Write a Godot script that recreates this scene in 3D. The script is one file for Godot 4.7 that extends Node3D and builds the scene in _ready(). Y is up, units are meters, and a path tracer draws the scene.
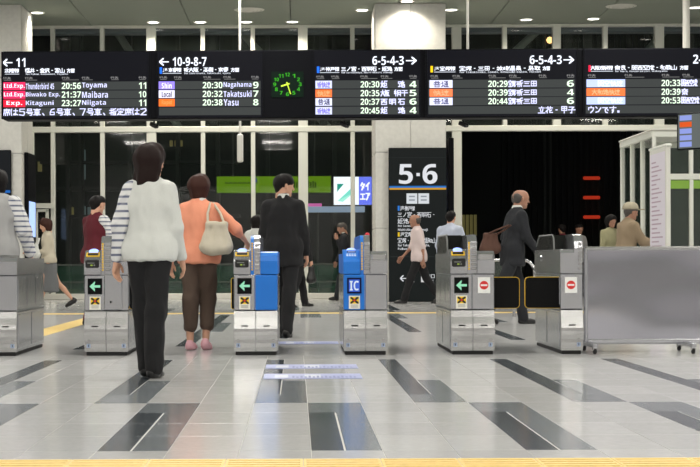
extends Node3D
# Ticket gates of a large railway station at night. Camera 0.79 m above the floor, looking along -Z.

var M := {}            # materials by name
var taken := {}        # names already used at top level
var rng := RandomNumberGenerator.new()
const F := 1690.0      # focal length in pixels of a 700 x 467 frame
const EYE := 0.79

# ---------------------------------------------------------------- naming
func numbered(called: String) -> String:
	if not taken.has(called):
		taken[called] = 0
		return called
	taken[called] += 1
	return "%s_%03d" % [called, taken[called]]

func tag(o: Node, label: String, category: String, group := "") -> Node:
	o.set_meta("label", label)
	o.set_meta("category", category)
	if group != "":
		o.set_meta("group", group)
	return o

func thing(called: String, label: String, category: String, at := Vector3.ZERO, turn := 0.0, group := "") -> Node3D:
	var o := Node3D.new()
	o.name = numbered(called)
	add_child(o)
	o.position = at
	o.rotation.y = turn
	tag(o, label, category, group)
	return o

func structure(called: String, at := Vector3.ZERO) -> Node3D:
	var o := Node3D.new()
	o.name = numbered(called)
	add_child(o)
	o.position = at
	o.set_meta("kind", "structure")
	return o

func put(called: String, mesh: Mesh, m: Material, parent: Node, at := Vector3.ZERO, rot := Vector3.ZERO) -> MeshInstance3D:
	var o := MeshInstance3D.new()
	o.name = called
	o.mesh = mesh
	o.material_override = m
	o.cast_shadow = GeometryInstance3D.SHADOW_CASTING_SETTING_ON
	parent.add_child(o, true)
	o.position = at
	o.rotation = rot
	return o

# ---------------------------------------------------------------- places: a photo point at a known depth, as a place in the hall
func wx(px: float, z: float) -> float:
	return (px - 296.0) * z / F

func wy(py: float, z: float) -> float:
	return EYE + (262.0 - py) * z / F

# ---------------------------------------------------------------- mesh helpers
func begin() -> SurfaceTool:
	var st := SurfaceTool.new()
	st.begin(Mesh.PRIMITIVE_TRIANGLES)
	st.set_smooth_group(-1)
	return st

func done(st: SurfaceTool) -> ArrayMesh:
	st.generate_normals()
	return st.commit()

func tri(st: SurfaceTool, a: Vector3, b: Vector3, c: Vector3, out: Vector3) -> void:
	if (b - a).cross(c - a).dot(out) > 0.0:
		var t := b
		b = c
		c = t
	st.add_vertex(a)
	st.add_vertex(b)
	st.add_vertex(c)

func face(st: SurfaceTool, a: Vector3, b: Vector3, c: Vector3, d: Vector3, out: Vector3) -> void:
	tri(st, a, b, c, out)
	tri(st, a, c, d, out)

# a box from lo to hi with chamfered edges
func bevel(st: SurfaceTool, lo: Vector3, hi: Vector3, r := 0.004) -> void:
	var c := (lo + hi) * 0.5
	var h := (hi - lo) * 0.5
	r = minf(r, minf(h.x, minf(h.y, h.z)) * 0.9)
	var i := h - Vector3(r, r, r)
	for ax in 3:
		var u := (ax + 1) % 3
		var v := (ax + 2) % 3
		for s in [-1.0, 1.0]:
			var n := Vector3.ZERO
			n[ax] = s
			var q := []
			for k in [[-1, -1], [1, -1], [1, 1], [-1, 1]]:
				var p := Vector3.ZERO
				p[ax] = s * h[ax]
				p[u] = k[0] * i[u]
				p[v] = k[1] * i[v]
				q.append(c + p)
			face(st, q[0], q[1], q[2], q[3], n)
	for ax in 3:
		var u := (ax + 1) % 3
		var v := (ax + 2) % 3
		for su in [-1.0, 1.0]:
			for sv in [-1.0, 1.0]:
				var n := Vector3.ZERO
				n[u] = su
				n[v] = sv
				var q := []
				for k in [[-1, 0], [1, 0], [1, 1], [-1, 1]]:
					var p := Vector3.ZERO
					p[ax] = k[0] * i[ax]
					p[u] = su * (h[u] if k[1] == 0 else i[u])
					p[v] = sv * (i[v] if k[1] == 0 else h[v])
					q.append(c + p)
				face(st, q[0], q[1], q[2], q[3], n)
	for sx in [-1.0, 1.0]:
		for sy in [-1.0, 1.0]:
			for sz in [-1.0, 1.0]:
				var n := Vector3(sx, sy, sz)
				tri(st, c + n * Vector3(h.x, i.y, i.z), c + n * Vector3(i.x, h.y, i.z), c + n * Vector3(i.x, i.y, h.z), n)

func box_mesh(lo: Vector3, hi: Vector3, r := 0.004) -> ArrayMesh:
	var st := begin()
	bevel(st, lo, hi, r)
	return done(st)

# outline of (z, y) points swept along x from x0 to x1
func prism(st: SurfaceTool, poly: Array, x0: float, x1: float) -> void:
	var pts := PackedVector2Array(poly)
	var area := 0.0
	for k in pts.size():
		var a := pts[k]
		var b := pts[(k + 1) % pts.size()]
		area += a.x * b.y - b.x * a.y
	for k in pts.size():
		var a := pts[k]
		var b := pts[(k + 1) % pts.size()]
		var d := b - a
		var n2 := Vector2(d.y, -d.x) * signf(area)
		face(st, Vector3(x0, a.y, a.x), Vector3(x1, a.y, a.x), Vector3(x1, b.y, b.x), Vector3(x0, b.y, b.x), Vector3(0, n2.y, n2.x))
	var idx := Geometry2D.triangulate_polygon(pts)
	for k in range(0, idx.size(), 3):
		for side in [[x0, -1.0], [x1, 1.0]]:
			var a := pts[idx[k]]
			var b := pts[idx[k + 1]]
			var c := pts[idx[k + 2]]
			tri(st, Vector3(side[0], a.y, a.x), Vector3(side[0], b.y, b.x), Vector3(side[0], c.y, c.x), Vector3(side[1], 0, 0))

func prism_mesh(poly: Array, x0: float, x1: float) -> ArrayMesh:
	var st := begin()
	prism(st, poly, x0, x1)
	return done(st)

# a tube through points
func tube(st: SurfaceTool, pts: Array, r: float, sides := 8) -> void:
	var rings := []
	for k in pts.size():
		var d: Vector3 = (pts[mini(k + 1, pts.size() - 1)] - pts[maxi(k - 1, 0)]).normalized()
		var u := d.cross(Vector3.UP if absf(d.y) < 0.9 else Vector3.RIGHT).normalized()
		var v := d.cross(u)
		var ring := []
		for s in sides:
			var a := TAU * s / sides
			ring.append([pts[k] + (u * cos(a) + v * sin(a)) * r, u * cos(a) + v * sin(a)])
		rings.append(ring)
	st.set_smooth_group(0)
	for k in pts.size() - 1:
		for s in sides:
			var t := (s + 1) % sides
			face(st, rings[k][s][0], rings[k][t][0], rings[k + 1][t][0], rings[k + 1][s][0], rings[k][s][1] + rings[k][t][1])
	st.set_smooth_group(-1)
	for e in [0, pts.size() - 1]:
		var out: Vector3 = pts[0] - pts[1] if e == 0 else pts[-1] - pts[-2]
		for s in sides:
			tri(st, pts[e], rings[e][s][0], rings[e][(s + 1) % sides][0], out)

func tube_mesh(pts: Array, r: float, sides := 8) -> ArrayMesh:
	var st := begin()
	tube(st, pts, r, sides)
	return done(st)

# profile of (radius, y) points turned about the y axis
func lathe_mesh(profile: Array, sides := 20) -> ArrayMesh:
	var st := begin()
	for k in profile.size() - 1:
		var a: Vector2 = profile[k]
		var b: Vector2 = profile[k + 1]
		var d := b - a
		for s in sides:
			var t0 := TAU * s / sides
			var t1 := TAU * (s + 1) / sides
			var c0 := Vector3(cos(t0), 0, sin(t0))
			var c1 := Vector3(cos(t1), 0, sin(t1))
			var n := (c0 + c1) * 0.5 * d.y + Vector3(0, -d.x, 0)
			var q := [c0 * a.x + Vector3(0, a.y, 0), c1 * a.x + Vector3(0, a.y, 0), c1 * b.x + Vector3(0, b.y, 0), c0 * b.x + Vector3(0, b.y, 0)]
			if a.x > 1e-5:
				tri(st, q[0], q[1], q[2], n)
			if b.x > 1e-5:
				tri(st, q[0], q[2], q[3], n)
	return done(st)

# a flat plate with the whole picture on its front (+Z), and thickness behind
func plate_mesh(w: float, h: float, t := 0.004) -> ArrayMesh:
	var st := SurfaceTool.new()
	st.begin(Mesh.PRIMITIVE_TRIANGLES)
	st.set_smooth_group(-1)
	var q := [Vector3(-w / 2, h / 2, 0), Vector3(w / 2, h / 2, 0), Vector3(w / 2, -h / 2, 0), Vector3(-w / 2, -h / 2, 0)]
	var uv := [Vector2(0, 0), Vector2(1, 0), Vector2(1, 1), Vector2(0, 1)]
	for k in [0, 1, 2, 0, 2, 3]:
		st.set_uv(uv[k])
		st.add_vertex(q[k])
	for k in 4:
		var a: Vector3 = q[k]
		var b: Vector3 = q[(k + 1) % 4]
		st.set_uv(Vector2(0.002, 0.002))
		face(st, a, b, b - Vector3(0, 0, t), a - Vector3(0, 0, t), (a + b) * 0.5)
	st.set_uv(Vector2(0.002, 0.002))
	var z := Vector3(0, 0, t)
	face(st, q[0] - z, q[1] - z, q[2] - z, q[3] - z, Vector3(0, 0, -1))
	return done(st)

# ---------------------------------------------------------------- materials
func mat(called: String, c: Color, rough := 0.6, metal := 0.0) -> StandardMaterial3D:
	var m := StandardMaterial3D.new()
	m.resource_name = called
	m.albedo_color = c
	m.roughness = rough
	m.metallic = metal
	M[called] = m
	return m

func rgb8(r: int, g: int, b: int) -> Color:
	return Color(r / 255.0, g / 255.0, b / 255.0)

func noise_tex(size: int, freq: float, lo: Color, hi: Color, sd: int, octaves := 3) -> NoiseTexture2D:
	var n := FastNoiseLite.new()
	n.seed = sd
	n.frequency = freq
	n.fractal_octaves = octaves
	var g := Gradient.new()
	g.set_color(0, lo)
	g.set_color(1, hi)
	var t := NoiseTexture2D.new()
	t.width = size
	t.height = size
	t.seamless = true
	t.noise = n
	t.color_ramp = g
	return t

func grain(m: StandardMaterial3D, scale: float, freq: float, low: float, sd: int) -> void:
	m.albedo_texture = noise_tex(256, freq, Color(low, low, low), Color(1, 1, 1), sd)
	m.uv1_triplanar = true
	m.uv1_world_triplanar = true
	m.uv1_scale = Vector3(scale, scale, scale)

func print_mat(called: String, im: Image, rough := 0.5) -> StandardMaterial3D:
	var m := mat(called, Color.WHITE, rough)
	m.albedo_texture = ImageTexture.create_from_image(im)
	m.texture_repeat = false
	return m

func glow_mat(called: String, im: Image, energy: float) -> StandardMaterial3D:
	var m := mat(called, rgb8(8, 8, 10), 0.45)
	m.metallic_specular = 0.2
	m.emission_enabled = true
	m.emission = Color.BLACK
	m.emission_texture = ImageTexture.create_from_image(im)
	m.emission_energy_multiplier = energy
	m.texture_repeat = false
	return m

func lamp_mat(called: String, c: Color, energy: float) -> StandardMaterial3D:
	var m := mat(called, c, 0.5)
	m.emission_enabled = true
	m.emission = c
	m.emission_energy_multiplier = energy
	return m

# ---------------------------------------------------------------- print: lettering drawn into pictures
var sans: SystemFont
var sans_bold: SystemFont

func picture(w: int, h: int, c: Color) -> Image:
	var im := Image.create(w, h, false, Image.FORMAT_RGB8)
	im.fill(c)
	return im

func fill(im: Image, x0: float, y0: float, x1: float, y1: float, c: Color) -> void:
	im.fill_rect(Rect2i(roundi(x0), roundi(y0), maxi(1, roundi(x1) - roundi(x0)), maxi(1, roundi(y1) - roundi(y0))), c)

func fill_tri(im: Image, a: Vector2, b: Vector2, c: Vector2, col: Color) -> void:
	var lo := a.min(b).min(c).floor()
	var hi := a.max(b).max(c).ceil()
	var den := (b - a).cross(c - a)
	if absf(den) < 1e-6:
		return
	for y in range(maxi(0, int(lo.y)), mini(im.get_height(), int(hi.y) + 1)):
		for x in range(maxi(0, int(lo.x)), mini(im.get_width(), int(hi.x) + 1)):
			var p := Vector2(x + 0.5, y + 0.5)
			var u := (p - a).cross(c - a) / den
			var v := (b - a).cross(p - a) / den
			if u >= -0.001 and v >= -0.001 and u + v <= 1.001:
				im.set_pixel(x, y, col)

func disc(im: Image, cx: float, cy: float, r: float, col: Color) -> void:
	for y in range(maxi(0, int(cy - r)), mini(im.get_height(), int(cy + r) + 2)):
		for x in range(maxi(0, int(cx - r)), mini(im.get_width(), int(cx + r) + 2)):
			if Vector2(x + 0.5 - cx, y + 0.5 - cy).length() <= r:
				im.set_pixel(x, y, col)

# latin text, stretched to fill the rectangle
func words(im: Image, s: String, x0: float, y0: float, x1: float, y1: float, col: Color, bold := true) -> void:
	var t := TextMesh.new()
	t.font = sans_bold if bold else sans
	t.font_size = 64
	t.pixel_size = 1.0 / 64.0
	t.depth = 0.0
	t.curve_step = 2.0
	t.text = s
	var arr := t.get_mesh_arrays()
	var v: PackedVector3Array = arr[Mesh.ARRAY_VERTEX]
	if v.is_empty():
		return
	var ids := PackedInt32Array(range(v.size()))
	if arr[Mesh.ARRAY_INDEX] != null and arr[Mesh.ARRAY_INDEX].size() > 0:
		ids = arr[Mesh.ARRAY_INDEX]
	var lo := Vector3(1e9, 1e9, 0)
	var hi := -lo
	for p in v:
		lo = lo.min(p)
		hi = hi.max(p)
	var k := Vector2((x1 - x0) / maxf(1e-5, hi.x - lo.x), (y1 - y0) / maxf(1e-5, hi.y - lo.y))
	for n in range(0, ids.size(), 3):
		var q := []
		for j in 3:
			var p := v[ids[n + j]]
			q.append(Vector2(x0 + (p.x - lo.x) * k.x, y0 + (hi.y - p.y) * k.y))
		fill_tri(im, q[0], q[1], q[2], col)

func line(im: Image, a: Vector2, b: Vector2, th: float, col: Color) -> void:
	var n := maxi(1, int(a.distance_to(b) * 1.5))
	for k in n + 1:
		var p := a.lerp(b, float(k) / n)
		im.fill_rect(Rect2i(roundi(p.x - th / 2), roundi(p.y - th / 2), maxi(1, roundi(th)), maxi(1, roundi(th))), col)

# brush strokes of the signs' characters, on a grid of 10 by 10
const STROKES := {
	"三": "1,2 9,2|2,5 8,5|0,9 10,9", "ノ": "8,1 6,5 2,9", "宮": "5,0 5,1|0,3 0,1 10,1 10,3|2,3 8,3 8,5 2,5 2,3|1,7 9,7 9,10 1,10 1,7",
	"・": "4,5 6,5", "西": "0,1 10,1|1,4 9,4 9,10 1,10 1,4|4,1 4,5 2,7|6,1 6,7 8,7", "明": "0,1 3,1 3,8 0,8 0,1|0,4 3,4|5,1 10,1 10,10|5,1 5,7 4,10|5,4 10,4|5,7 10,7",
	"石": "0,1 10,1|4,1 0,7|3,5 9,5 9,10 3,10 3,5", "姫": "0,3 5,3|2,0 1,6 5,10|4,3 3,6 0,10|6,0 6,10 10,10|6,0 10,0|6,3 9,3 9,7 6,7",
	"路": "0,1 4,1 4,4 0,4 0,1|2,4 2,9|0,9 4,8|7,0 5,4|6,2 9,2 5,6|6,3 10,6|6,7 10,7 10,10 6,10 6,7", "方": "5,0 5,2|0,2 10,2|4,2 4,5 1,10|4,5 9,5 8,10 6,10",
	"面": "0,1 10,1|5,1 4,3|1,3 9,3 9,10 1,10 1,3|4,3 4,10|6,3 6,10", "新": "0,2 5,2|1,4 5,4|0,6 5,6|2,4 2,10|9,0 6,1 6,6 5,10|6,4 10,4|8,4 8,10",
	"快": "2,0 2,10|0,3 0,5|3,3 4,4|5,3 9,3 9,6|4,6 10,6|7,1 7,6 4,10|7,6 10,10", "速": "1,1 2,2|0,4 2,4 2,8 0,10|2,8 5,10 10,10|4,2 10,2|5,3 9,3 9,5 5,5 5,3|7,0 7,9",
	"普": "3,0 4,1|7,0 6,1|1,2 9,2|3,2 3,5|7,2 7,5|0,5 10,5|2,7 8,7 8,10 2,10 2,7", "通": "1,1 2,2|0,4 2,4 2,8 0,10|2,8 5,10 10,10|4,0 9,0 7,2|5,3 9,3 9,9|5,3 5,9|5,6 9,6|7,3 7,9",
	"大": "0,3 10,3|5,0 5,4 0,10|5,4 10,10", "阪": "0,0 0,10|0,1 3,1 2,4 3,6 1,7|5,1 10,1|5,1 5,5 4,10|5,4 9,4 5,10|6,6 10,10", "京": "5,0 5,2|0,2 10,2|2,4 8,4 8,6 2,6 2,4|5,6 5,10|3,7 1,9|7,7 9,9",
	"都": "0,2 6,2|3,0 3,5|6,0 0,6|2,5 5,5 5,10 2,10 2,5|7,0 7,10|7,1 10,1 9,4 10,6 8,7", "神": "2,0 2,2|0,2 4,2 0,6|2,4 2,10|5,2 10,2 10,7 5,7 5,2|5,4 10,4|7,0 7,10",
	"戸": "1,1 9,1|2,3 9,3 9,6 2,6|2,3 2,6 0,10", "線": "2,0 0,3 3,3 0,6 3,6|2,6 2,10|5,1 10,1 10,5 5,5 5,1|5,3 10,3|7,5 7,10|7,7 5,9|8,6 10,9",
	"宝": "5,0 5,1|0,3 0,1 10,1 10,3|2,4 8,4|2,7 8,7|5,4 5,10|0,10 10,10", "塚": "0,4 3,4|2,1 2,8|0,9 3,8|4,3 4,1 10,1 10,3|5,3 9,3|7,3 6,5 4,7|6,5 8,8 7,10|9,5 8,6 10,9",
	"福": "2,0 2,2|0,2 4,2 0,6|2,4 2,10|5,0 10,0|6,2 9,2 9,4 6,4 6,2|5,6 10,6 10,10 5,10 5,6|7,6 7,10", "知": "2,0 0,3|1,2 5,2|0,5 5,5|3,2 3,5 0,10|3,6 5,9|6,3 10,3 10,9 6,9 6,3",
	"山": "5,0 5,10|0,4 0,10 10,10 10,4", "井": "1,3 9,3|0,7 10,7|3,0 3,7 1,10|7,0 7,10", "金": "5,0 0,4|5,0 10,4|3,4 7,4|1,6 9,6|5,4 5,10|2,7 3,9|8,7 7,9|0,10 10,10",
	"沢": "0,1 1,2|0,4 1,5|0,10 2,7|4,1 9,1 9,4 4,4|4,1 4,6 3,10|6,4 10,10", "富": "5,0 5,1|0,3 0,1 10,1 10,3|3,3 7,3 7,5 3,5 3,3|1,7 9,7 9,10 1,10 1,7|5,7 5,10",
	"北": "3,0 3,10|0,3 3,3|0,9 3,7|6,0 6,9 10,9 10,7|9,2 6,5", "陸": "0,0 0,10|0,1 3,1 2,4 3,6 1,7|4,1 10,1|7,0 7,3|4,3 10,3|6,3 4,5|8,3 9,5|5,7 9,7|7,5 7,10|4,10 10,10",
	"高": "5,0 5,1|0,1 10,1|3,3 7,3 7,4 3,4 3,3|0,10 0,6 10,6 10,10|3,8 7,8 7,9 3,9", "槻": "0,3 3,3|2,0 2,10|2,4 0,7|4,0 4,9|4,1 6,1 6,6 4,6|8,1 10,1 10,6 8,6 8,1|8,6 7,10|9,6 9,10 10,10",
	"関": "0,0 4,0 4,4 0,4|0,0 0,10|10,0 6,0 6,4 10,4|10,0 10,10|2,6 8,6|5,5 5,8 2,10|5,8 8,10", "空": "5,0 5,1|0,3 0,1 10,1 10,3|3,2 1,5|7,2 7,4 9,4|2,6 8,6|5,6 5,10|0,10 10,10",
	"港": "0,1 1,2|0,4 1,5|0,10 2,7|3,2 10,2|3,4 10,4|5,0 5,4|8,0 8,4|5,6 8,6 8,8 5,8|5,6 5,10 10,10", "和": "4,0 1,1|0,3 5,3|3,1 3,10|3,4 0,7|3,4 5,6|6,3 10,3 10,9 6,9 6,3",
	"歌": "0,1 5,1|1,2 3,2 3,4 1,4|4,1 4,5|0,6 5,6|1,7 3,7 3,9 1,9|4,6 4,10|7,0 6,3|7,2 10,2 9,4|8,3 8,5 6,10|8,5 10,10", "奈": "0,2 10,2|5,0 0,5|5,2 10,5|3,5 7,5|1,7 9,7|5,7 5,10|3,8 1,10|7,8 9,10",
	"良": "5,0 5,1|2,1 8,1 8,5 2,5|2,3 8,3|2,1 2,10 5,9|5,5 10,10", "田": "1,1 9,1 9,9 1,9 1,1|5,1 5,9|1,5 9,5", "車": "0,1 10,1|2,3 8,3 8,7 2,7 2,3|2,5 8,5|0,9 10,9|5,0 5,10",
	"号": "2,0 8,0 8,3 2,3 2,0|0,5 10,5|3,5 3,7 9,7 8,10 6,10", "指": "0,3 4,3|2,0 2,10|0,7 4,6|9,0 5,2|5,0 5,4 10,4|5,6 9,6 9,10 5,10 5,6|5,8 9,8", "定": "5,0 5,1|0,3 0,1 10,1 10,3|2,4 8,4|5,4 5,9|5,6 8,6|3,6 0,10|2,9 10,10",
	"席": "5,0 5,1|1,1 10,1|1,1 1,6 0,10|2,3 10,3|4,2 4,5 8,5 8,2|3,10 3,6 9,6 9,9|6,5 6,10", "立": "5,0 5,2|1,2 9,2|3,4 4,8|7,4 6,8|0,10 10,10", "花": "0,2 10,2|3,0 3,3|7,0 7,3|4,4 0,8|2,6 2,10|6,4 6,9 10,9|9,5 6,7",
	"甲": "1,0 9,0 9,6 1,6 1,0|1,3 9,3|5,0 5,10", "子": "1,1 8,1 5,4|5,4 5,10 3,10|0,5 10,5", "は": "1,0 0,5 1,10|4,3 10,3|7,0 7,9 4,9 5,7 10,9", "、": "2,7 4,10",
	"ウ": "5,0 5,2|1,5 1,2 9,2 8,6 4,10", "ン": "1,1 3,3|1,9 5,8 9,2", "で": "0,2 8,2 4,5 5,9 8,10|8,5 9,6", "す": "0,2 10,2|6,0 6,7 4,7 4,5 6,5|6,7 4,10", "。": "1,7 3,7 3,9 1,9 1,7",
	"網": "2,0 0,3 3,3 0,6 3,6|2,6 2,10|5,10 5,1 10,1 10,10|6,4 9,4|7,4 7,8 9,8", "干": "1,1 9,1|0,5 10,5|5,1 5,10", "行": "3,0 0,3|3,3 0,6|2,5 2,10|5,1 10,1|4,4 10,4|8,4 8,10", "先": "3,0 1,3|2,2 9,2|5,0 5,5|0,5 10,5|4,5 3,8 0,10|6,5 6,9 10,9",
	"城": "0,4 3,4|2,1 2,8|0,9 3,8|4,3 10,3|4,3 4,7 3,10|7,0 8,6 10,10|4,6 6,6 6,8|9,5 6,10", "崎": "0,4 0,8 3,8 3,4|2,2 2,8|5,2 10,2|7,0 5,4|7,2 10,4|5,5 10,5|9,5 9,10|5,7 8,7 8,9 5,9 5,7",
	"温": "0,1 1,2|0,4 1,5|0,10 2,7|4,0 9,0 9,4 4,4 4,0|4,2 9,2|3,10 3,6 10,6 10,10|5,6 5,10|7,6 7,10|2,10 10,10", "泉": "5,0 4,1|2,1 8,1 8,5 2,5 2,1|2,3 8,3|5,5 5,10|1,7 4,7 1,10|9,6 6,8 10,10",
	"鳥": "4,0 3,1|2,1 8,1 8,4 2,4|2,1 2,7 9,7 9,10 7,10|2,6 10,6|1,8 0,10|3,8 3,10|5,8 5,10", "取": "0,1 5,1|1,1 1,8|4,1 4,10|1,3 4,3|1,6 4,6|0,8 5,8|6,2 10,2 6,10|6,3 10,10",
	"環": "0,2 3,2|0,5 3,5|2,2 2,8|0,9 3,8|4,1 10,1 10,3 4,3 4,1|4,5 10,5|6,6 9,6 9,8 6,8|6,8 5,10|7,8 10,10", "状": "2,0 2,10|0,2 1,4|0,8 2,6|4,4 10,4|7,0 7,4 4,10|7,4 10,10|9,1 10,2",
	"タ": "4,0 1,4|3,2 9,2 3,10|4,5 7,7", "イ": "8,0 1,5|5,3 5,10", "エ": "1,2 9,2|5,2 5,9|0,9 10,9", "ア": "1,1 9,1 6,4|5,3 5,6 2,10", "出": "5,0 5,10|1,1 1,5 9,5 9,1|0,6 0,10 10,10 10,6", "口": "1,1 9,1 9,9 1,9 1,1",
	"←": "0,5 10,5|4,1 0,5 4,9", "→": "0,5 10,5|6,1 10,5 6,9", "5": "9,0 2,0 2,4 8,4 9,6 8,10 1,9", "6": "8,0 4,1 2,5 2,9 8,9 8,5 2,5", "7": "1,0 9,0 5,10", "2": "1,1 8,0 9,3 1,10 9,10",
}

func kanji(im: Image, s: String, x0: float, y0: float, x1: float, y1: float, col: Color, th := 1.5) -> void:
	var step := (x1 - x0) / s.length()
	for k in s.length():
		if not STROKES.has(s[k]):
			continue
		var cell := Vector2(step * 0.086, (y1 - y0) / 10.0)
		var at := Vector2(x0 + k * step, y0)
		for stroke in STROKES[s[k]].split("|"):
			var prev = null
			for pt in stroke.split(" "):
				var c: PackedStringArray = pt.split(",")
				var p: Vector2 = at + Vector2(float(c[0]), float(c[1])) * cell
				if prev != null:
					line(im, prev, p, th, col)
				prev = p

# ---------------------------------------------------------------- a ticket gate: x from 0 to w, front at z = 0, length behind
const GATE_LENGTH := 1.55

func gate(label: String, at: Vector3, o: Dictionary) -> Node3D:
	var t := thing("ticket_gate", label, "ticket gate", at, 0.0, "row of automatic ticket gates")
	var w: float = o.get("w", 0.374)
	var n := -GATE_LENGTH
	var left: StandardMaterial3D = M.get(o.get("left", "steel"))
	var right: StandardMaterial3D = M.get(o.get("right", "steel"))
	put("plinth", box_mesh(Vector3(0.015, 0, n + 0.015), Vector3(w - 0.015, 0.032, -0.015)), M.rubber, t)
	put("lower_cabinet", box_mesh(Vector3(0.004, 0.03, n), Vector3(w - 0.004, 0.376, -0.022), 0.01), M.steel_side, t)
	# two bowed doors at the foot of the front
	var bow := [Vector2(-0.03, 0.032), Vector2(0.0, 0.032), Vector2(0.008, 0.06), Vector2(0.012, 0.10), Vector2(0.012, 0.13), Vector2(0.026, 0.165), Vector2(0.03, 0.2), Vector2(0.03, 0.225), Vector2(0.024, 0.26), Vector2(0.008, 0.32), Vector2(0.0, 0.374), Vector2(-0.03, 0.374)]
	var doors := 2 if w > 0.3 else 1
	for k in doors:
		var x0 := w / doors * k + 0.003
		var x1 := w / doors * (k + 1) - 0.003
		var d := put("front_door", prism_mesh(bow, x0, x1), M.steel_bright, t)
		var mid := (x0 + x1) / 2 + (0.01 if k == 0 else -0.01) * 0.0
		put("slot_handle", box_mesh(Vector3(mid - 0.028, 0.243, 0.0), Vector3(mid + 0.028, 0.254, 0.031), 0.002), M.black_plastic, d)
		var lx := x0 + 0.035 if k == 0 and doors == 2 else x1 - 0.035
		put("lock", lathe_mesh([Vector2(0, 0.006), Vector2(0.009, 0.006), Vector2(0.011, 0.003), Vector2(0.011, -0.004)], 12), M.chrome, d, Vector3(lx, 0.125, 0.013), Vector3(PI / 2, 0, 0))
		put("lock_label", plate_mesh(0.032, 0.034, 0.001), M.lock_print, d, Vector3(lx, 0.084, 0.0135))
	# waist
	put("housing", box_mesh(Vector3(0.004, 0.382, n), Vector3(w - 0.004, 0.684, -0.008), 0.008), M.steel_side, t)
	var split := w * 0.485
	if doors == 2:
		put("front_panel", box_mesh(Vector3(0.002, 0.382, -0.03), Vector3(split - 0.002, 0.682, 0.0), 0.006), left, t)
		put("front_panel", box_mesh(Vector3(split + 0.002, 0.382, -0.03), Vector3(w - 0.002, 0.682, -0.002), 0.006), right, t)
	else:
		put("front_panel", box_mesh(Vector3(0.002, 0.382, -0.03), Vector3(w - 0.002, 0.682, 0.0), 0.006), right, t)
	if o.get("cover", false):
		var c := put("cover_plate", box_mesh(Vector3(0.172, 0.388, -0.004), Vector3(0.322, 0.69, 0.03), 0.008), M.steel, t)
		put("keyhole", lathe_mesh([Vector2(0, 0.004), Vector2(0.009, 0.004), Vector2(0.009, -0.004)], 12), M.black_plastic, c, Vector3(0.23, 0.455, 0.031), Vector3(PI / 2, 0, 0))
	# side doors
	for side in [0, 1]:
		var x := 0.0 if side == 0 else w
		for span in [[-0.06, -0.5, 0.42, 0.66], [-0.53, -1.0, 0.42, 0.66], [-1.03, -1.48, 0.42, 0.66], [-0.06, -0.75, 0.06, 0.35], [-0.79, -1.48, 0.06, 0.35]]:
			put("side_panel", box_mesh(Vector3(x - 0.002, span[2], span[1]), Vector3(x + 0.008, span[3], span[0]) if side == 0 else Vector3(x + 0.002, span[3], span[0]), 0.003) if side == 0 else box_mesh(Vector3(x - 0.008, span[2], span[1]), Vector3(x + 0.002, span[3], span[0]), 0.003), M.steel_side, t)
		put("guide_strip", box_mesh(Vector3(x - 0.004, 0.37, n + 0.02), Vector3(x + 0.004, 0.384, -0.02), 0.002), M.grey_plastic, t)
	# head: reader console, hood and far box
	var fin0 := 0.145 if doors == 2 else w - 0.07
	var fin1 := 0.225 if doors == 2 else w
	var fin_poly := [Vector2(-0.02, 0.688), Vector2(-0.02, 0.9), Vector2(-0.028, 0.96), Vector2(-0.045, 0.993), Vector2(-0.08, 1.012), Vector2(-0.14, 1.02), Vector2(n + 0.15, 1.02), Vector2(n + 0.04, 0.99), Vector2(n, 0.9), Vector2(n, 0.688)]
	if o.get("low", false):
		for k in fin_poly.size():
			fin_poly[k].y = minf(fin_poly[k].y, 0.832)
	var hood := put("sensor_hood", prism_mesh(fin_poly, fin0 + 0.028 if doors == 2 else fin0, fin1), M.steel, t)
	for k in 3 if o.get("low", false) else 7:
		var y := 0.72 + k * 0.034
		put("rib", box_mesh(Vector3(fin0 + 0.034, y, -0.03), Vector3(fin1 - 0.004, y + 0.022, -0.008 if k < 6 else -0.014), 0.004), M.steel_bright, hood)
	if doors == 2:
		var edge_poly := []
		for p in fin_poly:
			edge_poly.append(Vector2(p.x + (0.01 if p.x > -0.2 else 0.0), p.y - 0.004))
		var cheek := put("hood_cheek", prism_mesh(edge_poly, fin0, fin0 + 0.027), M.get(o.get("cheek", "steel")), t)
		for k in 4 if o.get("low", false) else 11:
			put("yellow_dash", box_mesh(Vector3(fin0 + 0.006, 0.72 + k * 0.022, -0.011), Vector3(fin0 + 0.02, 0.736 + k * 0.022, -0.0085), 0.0008), M.yellow_tape, cheek)
		# console at the left
		var desk := [Vector2(0.0, 0.688), Vector2(0.0, 0.79), Vector2(-0.012, 0.81), Vector2(-0.10, 0.885), Vector2(-0.13, 0.895), Vector2(-0.36, 0.895), Vector2(-0.38, 0.86), Vector2(n, 0.86), Vector2(n, 0.688)]
		var con := put("reader_console", prism_mesh(desk, 0.0, fin0 - 0.003), M.get(o.get("console", "steel")), t)
		var slope := atan2(0.075, 0.088)
		if o.get("console", "steel") == "steel":
			put("pad_rim", box_mesh(Vector3(-0.058, -0.026, 0), Vector3(0.058, 0.026, 0.007), 0.004), M.yellow_tape, con, Vector3(0.07, 0.856, -0.066), Vector3(slope - PI / 2, 0, 0))
			put("card_pad", box_mesh(Vector3(-0.046, -0.016, 0), Vector3(0.046, 0.016, 0.01), 0.003), M.black_plastic, con, Vector3(0.07, 0.856, -0.066), Vector3(slope - PI / 2, 0, 0))
			put("ticket_slot", box_mesh(Vector3(0.012, 0.745, -0.02), Vector3(0.128, 0.815, 0.014), 0.01), M.black_plastic, con)
			put("slot_mouth", box_mesh(Vector3(0.03, 0.782, 0.01), Vector3(0.09, 0.79, 0.0155), 0.001), M.grey_plastic, con)
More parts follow.
